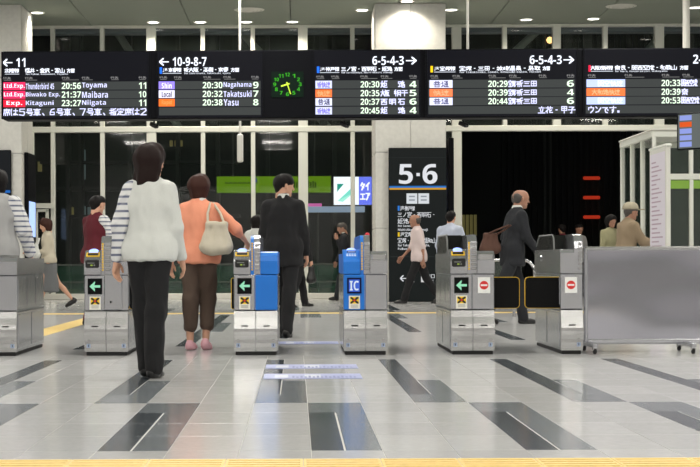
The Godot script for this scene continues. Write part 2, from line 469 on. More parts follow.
			put("slot_mark", plate_mesh(0.05, 0.02, 0.001), M.slot_print, con, Vector3(0.078, 0.768, 0.0152))
		else:
			put("reader_face", plate_mesh(0.112, 0.118, 0.006), M.reader_print, con, Vector3(0.07, 0.838, -0.04), Vector3(slope - PI / 2 + 0.35, 0, 0))
		put("status_display", lathe_mesh([Vector2(0, 0.006), Vector2(0.036, 0.005), Vector2(0.042, 0.002), Vector2(0.042, -0.01)], 20), M.status_screen, con, Vector3(0.07, 0.884, -0.105), Vector3(0.6, 0, 0))
		# box at the right
		var lid := [Vector2(0.0, 0.688), Vector2(0.0, 0.80), Vector2(-0.01, 0.845), Vector2(-0.04, 0.87), Vector2(-0.1, 0.88), Vector2(n, 0.88), Vector2(n, 0.688)]
		if o.get("low", false):
			for k in lid.size():
				lid[k].y = minf(lid[k].y, 0.832)
		put("exit_box", prism_mesh(lid, fin1 + 0.003, w), M.get(o.get("right", "steel")) if o.get("right_head", true) else M.steel, t)
		if o.get("right", "steel") == "steel" and not o.get("low", false):
			put("exit_lid", box_mesh(Vector3(fin1 + 0.012, 0.80, -0.1), Vector3(w - 0.006, 0.862, 0.008), 0.012), M.steel_bright, t)
	else:
		var lid := [Vector2(0.0, 0.688), Vector2(0.0, 0.86), Vector2(-0.02, 0.888), Vector2(-0.06, 0.892), Vector2(n, 0.892), Vector2(n, 0.688)]
		put("exit_box", prism_mesh(lid, 0.0, fin0 - 0.003), M.steel, t)
		put("lock", lathe_mesh([Vector2(0, 0.01), Vector2(0.02, 0.01), Vector2(0.026, 0.002), Vector2(0.026, -0.005)], 14), M.chrome, t, Vector3(-0.001, 0.82, -1.1), Vector3(0, 0, PI / 2))
	if o.get("visor", false):      # dark screen hood for the other direction
		var vz := -0.42
		var x1 := fin0 - 0.004
		var x0 := 0.012
		var shape := [Vector2(vz, 0.86), Vector2(vz - 0.03, 0.98), Vector2(vz - 0.07, 1.02), Vector2(n + 0.25, 1.02), Vector2(n + 0.06, 0.93), Vector2(n + 0.02, 0.86)]
		var v := put("screen_visor", prism_mesh(shape, x0, x1), M.black_gloss, t)
		put("visor_rim", tube_mesh([Vector3(x0, 0.865, vz + 0.004), Vector3(x0, 0.98, vz - 0.026), Vector3(x0, 1.02, vz - 0.07), Vector3(x0, 1.022, n + 0.25), Vector3(x0, 0.93, n + 0.06)], 0.008, 6), M.grey_plastic, v)
	if o.get("red_dome", false):
		put("red_dome", lathe_mesh([Vector2(0, 0.03), Vector2(0.014, 0.026), Vector2(0.02, 0.012), Vector2(0.02, 0.0)], 14), M.red_plastic, t, Vector3(0.225, 1.018, -0.5))
	# what the front shows
	if o.has("screen"):
		put("direction_screen", plate_mesh(0.122, 0.134, 0.006), M[o.screen], t, Vector3(0.092, 0.588, 0.006))
	if o.get("sticker", true) and doors == 2:
		put("sticker", plate_mesh(0.095, 0.112, 0.001), M.sticker_print, t, Vector3(0.093, 0.446, 0.0015))
	if o.get("barred", false):
		put("no_entry_sticker", plate_mesh(0.104, 0.136, 0.001), M.barred_print, t, Vector3(0.284 if doors == 2 else w * 0.47, 0.588, 0.0015 if doors == 1 else -0.0005))
	# flaps
	for f in o.get("flaps", []):
		var x: float = f[0]
		var x2: float = f[1]
		var z: float = f[2]
		var pads := []
		for grow in [0.0, 0.005]:
			var poly := []
			var rad: float = minf(0.03, absf(x2 - x) * 0.45) + grow
			for c in [[maxf(x, x2), 0.652, 0.0], [minf(x, x2), 0.652, 90.0], [minf(x, x2), 0.392, 180.0], [maxf(x, x2), 0.392, 270.0]]:
				var cx: float = c[0] + (grow - rad) * (1.0 if c[2] in [0.0, 270.0] else -1.0)
				var cy: float = c[1] + (grow - rad) * (1.0 if c[2] < 100.0 else -1.0)
				for k in 5:
					var a := deg_to_rad(c[2] + k * 22.5)
					poly.append(Vector2(cx + cos(a) * rad, cy + sin(a) * rad))
			var half := 0.018 if grow == 0.0 else 0.012
			pads.append(prism_mesh(poly, -half, half))
		var fl := put("gate_flap", pads[0], M.flap_pad, t, Vector3(0, 0, z), Vector3(0, PI / 2, 0))
		put("yellow_edge", pads[1], M.yellow_tape, fl)
	return t

# ---------------------------------------------------------------- people: tapered bones joined by a smooth minimum, meshed as surface nets
# a bone: [a, b, ra, rb, k, flat, minus]; flat squeezes it along z
func bone(a: Vector3, b: Vector3, ra: float, rb: float, k := 0.03, flat := 1.0, minus := false) -> Array:
	return [a, b, ra, rb, k, flat, minus]

func nets(bones: Array, cell: float, cuts := [], fold := 0.0) -> Array:
	var lo := Vector3(1e9, 1e9, 1e9)
	var hi := -lo
	for b in bones:
		if b[6]:
			continue
		var r := Vector3.ONE * maxf(b[2], b[3])
		lo = lo.min((b[0] - r).min(b[1] - r))
		hi = hi.max((b[0] + r).max(b[1] + r))
	lo -= Vector3.ONE * cell * 2.5
	hi += Vector3.ONE * cell * 2.5
	var nx := int((hi.x - lo.x) / cell) + 2
	var ny := int((hi.y - lo.y) / cell) + 2
	var nz := int((hi.z - lo.z) / cell) + 2
	var f := PackedFloat32Array()
	f.resize(nx * ny * nz)
	f.fill(0.4)
	for b in bones:
		var a: Vector3 = b[0]
		var ba: Vector3 = b[1] - a
		var bb := maxf(ba.length_squared(), 1e-9)
		var ra: float = b[2]
		var dr: float = b[3] - ra
		var k: float = b[4]
		var inv: float = 1.0 / b[5]
		var minus: bool = b[6]
		var r := Vector3.ONE * (maxf(b[2], b[3]) + cell * 2.2 + k)
		var p0 := (a - r).min(b[1] - r)
		var p1 := (a + r).max(b[1] + r)
		var i0 := maxi(0, int((p0.x - lo.x) / cell))
		var i1 := mini(nx - 1, int((p1.x - lo.x) / cell) + 1)
		var j0 := maxi(0, int((p0.y - lo.y) / cell))
		var j1 := mini(ny - 1, int((p1.y - lo.y) / cell) + 1)
		var l0 := maxi(0, int((p0.z - lo.z) / cell))
		var l1 := mini(nz - 1, int((p1.z - lo.z) / cell) + 1)
		for l in range(l0, l1 + 1):
			for j in range(j0, j1 + 1):
				var at := (l * ny + j) * nx + i0
				var pa := Vector3(lo.x + i0 * cell, lo.y + j * cell, lo.z + l * cell) - a
				for i in range(i0, i1 + 1):
					var t := clampf(pa.dot(ba) / bb, 0.0, 1.0)
					var q := pa - ba * t
					q.z *= inv
					var d := q.length() - ra - dr * t
					var o := f[at]
					if minus:
						f[at] = maxf(o, -d)
					else:
						var h := k - absf(o - d)
						f[at] = minf(o, d) - (h * h / k * 0.25 if h > 0.0 else 0.0)
					at += 1
					pa.x += cell
	for c in cuts:
		var n: Vector3 = c[0]
		var off: float = c[1]
		for l in nz:
			for j in ny:
				var at := (l * ny + j) * nx
				for i in nx:
					if f[at] < cell * 2.0:
						f[at] = maxf(f[at], n.dot(Vector3(lo.x + i * cell, lo.y + j * cell, lo.z + l * cell)) - off)
					at += 1
	var verts := PackedVector3Array()
	var ids := PackedInt32Array()
	var slot := {}
	var sy := nx
	var sz := nx * ny
	var offs := [0, 1, sy, sy + 1, sz, sz + 1, sz + sy, sz + sy + 1]
	var limit := cell * 2.0
	var edges := [[0, 1], [2, 3], [4, 5], [6, 7], [0, 2], [1, 3], [4, 6], [5, 7], [0, 4], [1, 5], [2, 6], [3, 7]]
	var corner := []
	for k in 8:
		corner.append(Vector3(k & 1, (k >> 1) & 1, (k >> 2) & 1))
	for l in nz - 1:
		for j in ny - 1:
			var at := (l * ny + j) * nx - 1
			for i in nx - 1:
				at += 1
				if absf(f[at]) > limit:
					continue
				var inside := 0
				for o in offs:
					if f[at + o] < 0.0:
						inside += 1
				if inside == 0 or inside == 8:
					continue
				var sum := Vector3.ZERO
				var n := 0
				for e in edges:
					var fa := f[at + offs[e[0]]]
					var fb := f[at + offs[e[1]]]
					if (fa < 0.0) != (fb < 0.0):
						sum += corner[e[0]].lerp(corner[e[1]], fa / (fa - fb))
						n += 1
				slot[at] = verts.size()
				verts.append(lo + (Vector3(i, j, l) + sum / n) * cell)
	for at in slot:
		for ax in 3:
			var d: int = [1, sy, sz][ax]
			var u: int = [sy, sz, 1][ax]
			var v: int = [sz, 1, sy][ax]
			if (f[at] < 0.0) == (f[at + d] < 0.0):
				continue
			if not (slot.has(at - u) and slot.has(at - v) and slot.has(at - u - v)):
				continue
			var q := [slot[at], slot[at - u], slot[at - u - v], slot[at - v]]
			if f[at] < 0.0:
				q = [q[0], q[3], q[2], q[1]]
			ids.append_array([q[0], q[1], q[2], q[0], q[2], q[3]])
	var norms := PackedVector3Array()
	norms.resize(verts.size())
	for k in range(0, ids.size(), 3):
		var n := (verts[ids[k + 2]] - verts[ids[k]]).cross(verts[ids[k + 1]] - verts[ids[k]])
		for j in 3:
			norms[ids[k + j]] += n
	var ripple := FastNoiseLite.new()
	ripple.seed = 5
	ripple.frequency = 7.0
	ripple.fractal_octaves = 2
	for k in verts.size():
		norms[k] = norms[k].normalized()
		if fold > 0.0:
			verts[k] += norms[k] * fold * ripple.get_noise_3d(verts[k].x * 1.3, verts[k].y * 0.6, verts[k].z * 1.3)
	if fold > 0.0:
		norms.fill(Vector3.ZERO)
		for k in range(0, ids.size(), 3):
			var n := (verts[ids[k + 2]] - verts[ids[k]]).cross(verts[ids[k + 1]] - verts[ids[k]])
			for j in 3:
				norms[ids[k + j]] += n
		for k in verts.size():
			norms[k] = norms[k].normalized()
	return [verts, norms, ids]

func net_mesh(pieces: Array) -> ArrayMesh:
	var v := PackedVector3Array()
	var n := PackedVector3Array()
	var ids := PackedInt32Array()
	for p in pieces:
		var base := v.size()
		v.append_array(p[0])
		n.append_array(p[1])
		for k in p[2]:
			ids.append(k + base)
	var arr := []
	arr.resize(Mesh.ARRAY_MAX)
	arr[Mesh.ARRAY_VERTEX] = v
	arr[Mesh.ARRAY_NORMAL] = n
	arr[Mesh.ARRAY_INDEX] = ids
	var m := ArrayMesh.new()
	m.add_surface_from_arrays(Mesh.PRIMITIVE_TRIANGLES, arr)
	return m

func swing(deg: float) -> Vector3:      # a limb's direction, swung forward (-Z) from hanging
	return Vector3(0, -cos(deg_to_rad(deg)), -sin(deg_to_rad(deg)))

func hand_bones(wrist: Vector3, d: Vector3, thumb: Vector3, palm: Vector3, s: float, curl: float) -> Array:
	var out := []
	d = d.normalized()
	thumb = (thumb - d * thumb.dot(d)).normalized()
	palm = d.cross(thumb) * signf(d.cross(thumb).dot(palm) + 1e-6)
	for k in [-1.0, 1.0]:
		out.append(bone(wrist, wrist + (d * 0.085 + thumb * 0.024 * k) * s, 0.022 * s, 0.016 * s, 0.012))
	var length := [0.030, 0.036, 0.034, 0.026]
	for k in 4:
		var root := wrist + (d * 0.082 + thumb * (0.033 - 0.022 * k)) * s
		var way := d
		for j in 3:
			way = way.rotated(d.cross(palm).normalized(), curl * (0.5 if j == 0 else 1.0)).normalized()
			var tip: Vector3 = root + way * length[k] * s * (1.0 - 0.15 * j)
			out.append(bone(root, tip, (0.0092 - 0.0006 * j) * s, (0.0086 - 0.0006 * j) * s, 0.004))
			root = tip
	var t0 := wrist + (d * 0.025 + thumb * 0.026) * s
	var t1 := t0 + (d * 0.032 + thumb * 0.026 + palm * 0.012) * s
	out.append(bone(t0, t1, 0.013 * s, 0.0105 * s, 0.008))
	out.append(bone(t1, t1 + (d * 0.033 + thumb * 0.006 + palm * 0.012) * s, 0.0105 * s, 0.0085 * s, 0.005))
	return out

# o: height, wide, lean, legs [[thigh, knee], [thigh, knee]], arms [[pitch, out, elbow], ...] (left, right), head_turn, head_nod,
#    top {name, color, hem, sleeve, loose}, bottom {name, color, to}, hair {style, color}, shoe color, skin
func person(label: String, at: Vector3, turn: float, o: Dictionary) -> Node3D:
	var t := thing("person", label, "person", at, turn, o.get("group", ""))
	var s: float = o.get("height", 1.68) / 1.70
	var w: float = o.get("wide", 1.0)
	var cell: float = clampf(-at.z * 0.00095, 0.012, 0.028)
	var lean: float = deg_to_rad(o.get("lean", 3.0))
	var legs: Array = o.get("legs", [[0, 0], [0, 0]])
	var arms: Array = o.get("arms", [[5, 8, 12], [5, 8, 12]])
	# joints, for a figure of 1.70 m
	var hip := [Vector3(-0.085 * w, 0.90, 0), Vector3(0.085 * w, 0.90, 0)]
	var knee := [0, 0]
	var ankle := [0, 0]
	var shin := [0, 0]
	for k in 2:
		knee[k] = hip[k] + swing(legs[k][0]) * 0.42 - Vector3(hip[k].x * 0.12, 0, 0)
		shin[k] = swing(legs[k][0] - legs[k][1])
		ankle[k] = knee[k] + shin[k] * 0.41 - Vector3(hip[k].x * 0.1, 0, 0)
	var drop: float = 0.075 - minf(ankle[0].y, ankle[1].y)
	var up := Vector3(0, drop, 0)
	for k in 2:
		hip[k] += up
		knee[k] += up
		ankle[k] += up
	var foot_tilt := []
	for k in 2:
		foot_tilt.append(Basis(Vector3.RIGHT, -clampf(legs[k][1] - legs[k][0], 0, 55) * 0.0125) if ankle[k].y > 0.085 else Basis())
	var pelvis := Vector3(0, 0.94, 0) + up
	var spine := Basis(Vector3.RIGHT, -lean)
	var on := func(p: Vector3) -> Vector3: return pelvis + spine * (p - Vector3(0, 0.94, 0))
	var shoulder := [on.call(Vector3(-0.158 * w, 1.372, 0.005)), on.call(Vector3(0.158 * w, 1.372, 0.005))]
	var elbow := [0, 0]
	var wrist := [0, 0]
	var fore := [0, 0]
	for k in 2:
		var side := -1.0 if k == 0 else 1.0
		var ud := Basis(Vector3.BACK, deg_to_rad(arms[k][1]) * side) * swing(arms[k][0])
		fore[k] = Basis(Vector3.BACK, deg_to_rad(arms[k][1]) * side * arms[k][3] if arms[k].size() > 3 else deg_to_rad(arms[k][1]) * side * 0.3) * swing(arms[k][0] + arms[k][2])
		elbow[k] = shoulder[k] + ud * 0.285
		wrist[k] = elbow[k] + fore[k] * 0.245
	var neck: Vector3 = on.call(Vector3(0, 1.43, 0.01))
	var head_at: Vector3 = on.call(Vector3(0, 1.585, -0.015))
	var hb := Basis(Vector3.UP, deg_to_rad(o.get("head_turn", 0.0))) * Basis(Vector3.RIGHT, -lean * 0.4 - deg_to_rad(o.get("head_nod", 0.0)))
	var hp := func(p: Vector3) -> Vector3: return (head_at + hb * p) * s
	# body
	var trunk := func(grow: float) -> Array:
		var out := []
		for y in [[0.93, 0.075, 0.105], [1.08, 0.055, 0.1], [1.25, 0.078, 0.104], [1.37, 0.085, 0.062]]:
			out.append(bone(on.call(Vector3(-y[1] * w, y[0], 0)) * s, on.call(Vector3(y[1] * w, y[0], 0)) * s, (y[2] + grow) * s, (y[2] + grow) * s, 0.05, 0.88))
		out.append(bone(pelvis * s, on.call(Vector3(0, 1.32, 0)) * s, (0.11 * w + grow) * s, (0.115 * w + grow) * s, 0.06, 0.9))
		return out
	var body: Array = trunk.call(-0.006)
	for k in 2:
		body.append(bone(hip[k] * s, knee[k] * s, 0.078 * s, 0.054 * s, 0.03))
		body.append(bone(knee[k] * s, (knee[k] + shin[k] * 0.15 + Vector3(0, 0, 0.012)) * s, 0.052 * s, 0.050 * s, 0.02))
		body.append(bone((knee[k] + shin[k] * 0.15 + Vector3(0, 0, 0.012)) * s, ankle[k] * s, 0.050 * s, 0.033 * s, 0.02))
		body.append(bone((ankle[k] + foot_tilt[k] * Vector3(0, -0.035, 0)) * s, (ankle[k] + foot_tilt[k] * Vector3(0, -0.045, -0.14)) * s, 0.03 * s, 0.02 * s, 0.02))
		body.append(bone(shoulder[k] * s, elbow[k] * s, 0.047 * s, 0.038 * s, 0.03))
		body.append(bone(elbow[k] * s, wrist[k] * s, 0.038 * s, 0.026 * s, 0.015))
	body.append(bone(neck * s, hp.call(Vector3(0, -0.04, 0.015)), 0.058 * s, 0.052 * s, 0.03))
	var pieces := [nets(body, cell)]
	var head := []
	for b in [
		[Vector3(0, 0.03, -0.022), Vector3(0, 0.026, 0.026), 0.077, 0.079, 0.02], [Vector3(0, -0.005, -0.035), Vector3(0, -0.075, -0.042), 0.062, 0.042, 0.03],
		[Vector3(-0.035, -0.055, -0.015), Vector3(0.035, -0.055, -0.015), 0.03, 0.03, 0.03], [Vector3(0, -0.1, -0.068), Vector3(0, -0.1, -0.06), 0.02, 0.022, 0.02],
		[Vector3(0, 0.002, -0.092), Vector3(0, -0.034, -0.11), 0.009, 0.014, 0.01], [Vector3(-0.032, 0.022, -0.084), Vector3(0.032, 0.022, -0.084), 0.013, 0.013, 0.012],
		[Vector3(-0.018, -0.063, -0.086), Vector3(0.018, -0.063, -0.086), 0.008, 0.008, 0.008], [Vector3(-0.079, 0.006, 0.008), Vector3(-0.076, -0.028, 0.002), 0.016, 0.011, 0.008],
		[Vector3(0.079, 0.006, 0.008), Vector3(0.076, -0.028, 0.002), 0.016, 0.011, 0.008], [Vector3(0, -0.02, 0.02), Vector3(0, -0.14, 0.035), 0.058, 0.056, 0.02],
	]:
		head.append(bone(hp.call(b[0]), hp.call(b[1]), b[2] * s, b[3] * s, b[4]))
	pieces.append(nets(head, clampf(cell * 0.5, 0.007, 0.014)))
	for k in 2:
		var side := -1.0 if k == 0 else 1.0
		pieces.append(nets(hand_bones(wrist[k] * s, fore[k], Vector3(-side * 0.25, 0.1, -1), Vector3(-side, 0, 0), s, o.get("curl", 0.35)), clampf(cell * 0.4, 0.0055, 0.01)))
	put("body", net_mesh(pieces), M[o.get("skin", "skin")], t)
	for k in [-1.0, 1.0]:
		var eye := SphereMesh.new()
		eye.radius = 0.0105 * s
		eye.height = 0.021 * s
		eye.radial_segments = 10
		eye.rings = 6
		put("eye", eye, M.eye, t, hp.call(Vector3(0.031 * k, 0.002, -0.084)))
	# top
	if o.has("top"):
		var c: Dictionary = o.top
		var loose: float = c.get("loose", 0.013)
		var hem: float = c.get("hem", 0.84)
		var layer: Array = trunk.call(loose)
		layer.append(bone(pelvis * s, (Vector3(0, hem, 0) + up) * s, (0.125 * w + loose) * s, (0.135 * w + loose) * s, 0.05, 0.95))
		layer.append(bone((Vector3(-0.075 * w, hem + 0.02, 0) + up) * s, (Vector3(0.075 * w, hem + 0.02, 0) + up) * s, (0.118 + loose) * s, (0.118 + loose) * s, 0.05, 0.92))
		layer.append(bone((pelvis + Vector3(-0.075 * w, 0, 0)) * s, (pelvis + Vector3(0.075 * w, 0, 0)) * s, (0.116 + loose) * s, (0.116 + loose) * s, 0.05, 0.92))
		layer.append(bone(on.call(Vector3(0, 1.36, 0.01)) * s, on.call(Vector3(0, 1.455, 0.012)) * s, 0.085 * s, 0.066 * s, 0.04))
		var sleeves := []
		for k in 2:
			var arm_bones := [bone(shoulder[k] * s, elbow[k] * s, (0.052 + loose) * s, (0.042 + loose) * s, 0.035)]
			var long: float = c.get("sleeve", 0.95)
			if long > 0.0:
				arm_bones.append(bone(elbow[k] * s, elbow[k].lerp(wrist[k], long) * s, (0.042 + loose) * s, (0.034 + loose * 0.8) * s, 0.02))
			if c.has("sleeve_mat") and c.get("sleeve_side", -1) in [k, 2]:
				sleeves.append(arm_bones)
				layer.append(bone(shoulder[k] * s, shoulder[k].lerp(elbow[k], 0.35) * s, (0.052 + loose) * s, (0.045 + loose) * s, 0.035))
			else:
				layer.append_array(arm_bones)
		put(c.name, net_mesh([nets(layer, cell, [[Vector3(0, -1, 0), -(hem + drop - 0.02) * s]], 0.012)]), M[c.mat], t)
		for b in sleeves:
			put("sleeve", net_mesh([nets([bone(b[0][0], b[0][1], b[0][2] + 0.006, b[0][3] + 0.006)] + b.slice(1), cell * 0.8, [], 0.008)]), M[c.sleeve_mat], t)
		if c.has("band_mat"):
			var wrap: Array = trunk.call(loose + 0.008)
			for hgt in c.bands:
				put("stripe", net_mesh([nets(wrap, cell * 0.8, [[Vector3(0, -1, 0), -(hgt[0] + drop) * s], [Vector3(0, 1, 0), (hgt[1] + drop) * s]])]), M[hgt[2]], t)
		if c.has("collar"):
			var ring := [bone(on.call(Vector3(0, 1.45, 0.012)) * s, on.call(Vector3(0, 1.49, 0.008)) * s, 0.068 * s, 0.062 * s, 0.02)]
			put("shirt_collar", net_mesh([nets(ring, cell * 0.6, [[Vector3(0, 1, 0), (on.call(Vector3(0, 1.5, 0)).y) * s]])]), M[c.collar], t)
	# bottom
	if o.has("bottom"):
		var c: Dictionary = o.bottom
		var layer := []
		var cuts := []
		if c.get("skirt", false):
			layer.append(bone((pelvis + Vector3(0, 0.08, 0)) * s, (pelvis - Vector3(0, 0.12, 0)) * s, 0.13 * s, 0.165 * s, 0.03, 0.85))
			layer.append(bone((pelvis - Vector3(0, 0.12, 0)) * s, (Vector3(0, c.to - 0.1, 0) + up + (knee[0] + knee[1]) * 0.5 * Vector3(0, 0, 1)) * s, 0.16 * s, 0.19 * s, 0.03, 0.9))
			cuts = [[Vector3(0, -1, 0), -(c.to + drop) * s]]
		else:
			layer.append(bone((pelvis + Vector3(-0.075 * w, 0, 0)) * s, (pelvis + Vector3(0.075 * w, 0, 0)) * s, 0.112 * s, 0.112 * s, 0.04, 0.92))
			for k in 2:
				var g: float = c.get("loose", 0.0)
				var far: float = c.get("to", 1.0)
				layer.append(bone(hip[k] * s, knee[k] * s, (0.092 + g) * s, (0.076 + g) * s, 0.03))
				layer.append(bone((knee[k] + Vector3(0, 0, 0.01)) * s, (knee[k] + Vector3(0, 0, 0.012)).lerp(ankle[k], far) * s, (0.076 + g) * s, (0.064 + g) * s, 0.03))
		put(c.name, net_mesh([nets(layer, cell, cuts, 0.012)]), M[c.mat], t)
	# shoes
	for k in 2:
		var a: Vector3 = ankle[k]
		var flat_y: float = a.y - 0.075
		var tilt: Basis = foot_tilt[k]
		var shoe := [bone((a + tilt * Vector3(0, -0.038, 0.03)) * s, (a + tilt * Vector3(0, -0.045, -0.08)) * s, 0.04 * s, 0.04 * s, 0.02),
			bone((a + tilt * Vector3(0, -0.045, -0.08)) * s, (a + tilt * Vector3(0, -0.052, -0.155)) * s, 0.042 * s, 0.032 * s, 0.02),
			bone((a + tilt * Vector3(0, -0.005, 0.012)) * s, (a + tilt * Vector3(0, -0.05, 0.0)) * s, 0.036 * s, 0.042 * s, 0.02)]
		put("shoe", net_mesh([nets(shoe, minf(cell, 0.012), [[Vector3(0, -1, 0), -maxf(0.003, (flat_y - 0.004) * s)]] if flat_y < 0.01 else [])]), M[o.get("shoe", "black_leather")], t)
	# hair
	if o.has("hair"):
		var style: String = o.hair[0]
		var tuft := []
		var away := [bone(hp.call(Vector3(0, -0.04, -0.1)), hp.call(Vector3(0, -0.13, -0.09)), 0.074 * s, 0.085 * s, 0.01, 1.0, true)]
		if style == "short":
			tuft = [[Vector3(0, 0.045, -0.02), Vector3(0, 0.035, 0.03), 0.084, 0.086], [Vector3(0, 0.0, 0.045), Vector3(0, -0.05, 0.05), 0.07, 0.045]]
		elif style == "bob":
			tuft = [[Vector3(0, 0.045, -0.015), Vector3(0, 0.03, 0.035), 0.094, 0.1], [Vector3(-0.04, 0.0, 0.03), Vector3(-0.04, -0.07, 0.03), 0.07, 0.052], [Vector3(0.04, 0.0, 0.03), Vector3(0.04, -0.07, 0.03), 0.07, 0.052], [Vector3(0, 0, 0.05), Vector3(0, -0.08, 0.05), 0.075, 0.055]]
		elif style == "long":
			tuft = [[Vector3(0, 0.045, -0.015), Vector3(0, 0.03, 0.035), 0.095, 0.103], [Vector3(-0.05, 0.0, 0.035), Vector3(-0.065, -0.14, 0.045), 0.068, 0.05], [Vector3(0.05, 0.0, 0.035), Vector3(0.06, -0.13, 0.045), 0.068, 0.05], [Vector3(0, 0, 0.06), Vector3(0, -0.16, 0.075), 0.075, 0.055]]
		elif style == "fringe":      # bald on top, hair round the back and sides
			tuft = [[Vector3(-0.062, 0.01, 0.02), Vector3(-0.05, -0.03, 0.05), 0.03, 0.03], [Vector3(0.062, 0.01, 0.02), Vector3(0.05, -0.03, 0.05), 0.03, 0.03], [Vector3(-0.045, 0.02, 0.065), Vector3(0.045, 0.02, 0.065), 0.042, 0.042], [Vector3(-0.035, -0.03, 0.06), Vector3(0.035, -0.03, 0.06), 0.036, 0.036]]
		var bones := []
		for b in tuft:
			bones.append(bone(hp.call(b[0]), hp.call(b[1]), b[2] * s, b[3] * s, 0.03))
		put("hair", net_mesh([nets(bones + away, clampf(cell * 0.6, 0.008, 0.016), [], 0.01)]), M[o.hair[1]], t)
	t.set_meta("joints", {"shoulder": [shoulder[0] * s, shoulder[1] * s], "wrist": [wrist[0] * s, wrist[1] * s], "hip": [hip[0] * s, hip[1] * s], "head": head_at * s, "fore": fore, "scale": s, "head_basis": hb})
	return t

# ---------------------------------------------------------------- the place
func _ready() -> void:
	rng.seed = 11
	sans = SystemFont.new()
	sans.font_names = PackedStringArray(["Droid Sans"])
	sans_bold = SystemFont.new()
	sans_bold.font_names = PackedStringArray(["Droid Sans"])
	sans_bold.font_weight = 700
	# camera: level lens with a little rise and shift
	var cam := Camera3D.new()
	cam.name = "camera"
	cam.projection = Camera3D.PROJECTION_FRUSTUM
	cam.near = 0.1
	cam.far = 300.0
	cam.size = 2.0 * cam.near * 233.5 / F
	cam.frustum_offset = Vector2(54.0, 28.5) / F * cam.near
	cam.position = Vector3(0, EYE, 0)
	cam.rotation.z = -0.0032
	add_child(cam)
	cam.current = true
	# night outside
	var we := WorldEnvironment.new()
	var env := Environment.new()
	env.background_mode = Environment.BG_COLOR
	env.background_color = rgb8(6, 7, 10)
	env.tonemap_mode = Environment.TONE_MAPPER_LINEAR
	env.tonemap_exposure = 1.0
	env.sdfgi_enabled = true
	env.ssao_enabled = true
	env.ssil_enabled = true
	we.environment = env
	add_child(we)
	materials()
	ceiling_lights()
	shell()
	floor_tiles()
	window_wall()
	pillars()
	outside()
	board()
	gates()
	fittings()
	people()

const CEIL := 5.9
const GLASS_Z := -36.5

func ceiling_lights() -> void:
	# square light panels over the hall, ahead of and above the frame
	for z in [9.0, 4.0, -1.5, -7.5, -13.0, -18.5, -24.0, -29.5]:
		for x in [-6.6, -0.8, 5.0, 10.8]:
			var t := thing("ceiling_light_panel", "square white light panel set flush in the hall ceiling above the gates", "ceiling light", Vector3(x, CEIL, z), 0.0, "square ceiling light panels")
			put("frame", box_mesh(Vector3(-0.65, -0.03, -0.65), Vector3(0.65, 0.0, 0.65), 0.01), M.white_paint, t)
			put("diffuser", box_mesh(Vector3(-0.6, -0.036, -0.6), Vector3(0.6, -0.02, 0.6), 0.004), M.panel_light, t)
			var l := AreaLight3D.new()
			l.name = "panel_glow"
			l.area_size = Vector2(1.2, 1.2)
			l.light_color = Color(1.0, 0.985, 0.955)
			l.light_energy = 13.0
			l.area_range = 60.0
			l.shadow_enabled = true
			t.add_child(l)
			l.position = Vector3(0, -0.045, 0)
			l.rotation.x = -PI / 2
	# round downlights near the glass
	for d in [[38, 11.5, "second row, beside the left pillar"], [154, 21.5, "nearest the wide mullion left of the clock"], [201, 21.5, "one place right of the wide mullion"], [247, 21.5, "beside the hanging rod left of the clock"], [293, 21.5, "above the clock end of the departure board"], [363, 10, "just left of the middle pillar"], [408, 1.3, "right against the middle pillar's face"], [452, 10, "just right of the middle pillar"], [527, 20, "over the dark opening right of the middle pillar"], [594, 19.5, "between the two ceiling vents on the right"], [696, 8.5, "in the far top right corner"]]:
		var z: float = (CEIL - EYE) * F / (262.0 - d[1])
		var t := thing("downlight", "round recessed downlight in grey ceiling, " + d[2], "downlight", Vector3(wx(d[0], z), CEIL, -z), 0.0, "round downlights along the glass")
		put("trim_ring", lathe_mesh([Vector2(0.115, 0.0), Vector2(0.115, -0.012), Vector2(0.13, -0.016), Vector2(0.15, -0.01), Vector2(0.15, 0.0)], 24), M.white_paint, t)
		put("lens", lathe_mesh([Vector2(0.0, -0.012), Vector2(0.116, -0.012), Vector2(0.116, 0.0)], 24), M.down_light, t)
		var s := SpotLight3D.new()
		s.name = "downlight_beam"
		s.spot_angle = 72.0
		s.spot_angle_attenuation = 0.8
		s.spot_range = 30.0
		s.light_size = 0.1
		s.light_color = Color(1.0, 0.96, 0.89)
		s.light_energy = 5.5
		s.shadow_enabled = true
		t.add_child(s)
		s.position = Vector3(0, -0.03, 0)
		s.rotation.x = -PI / 2

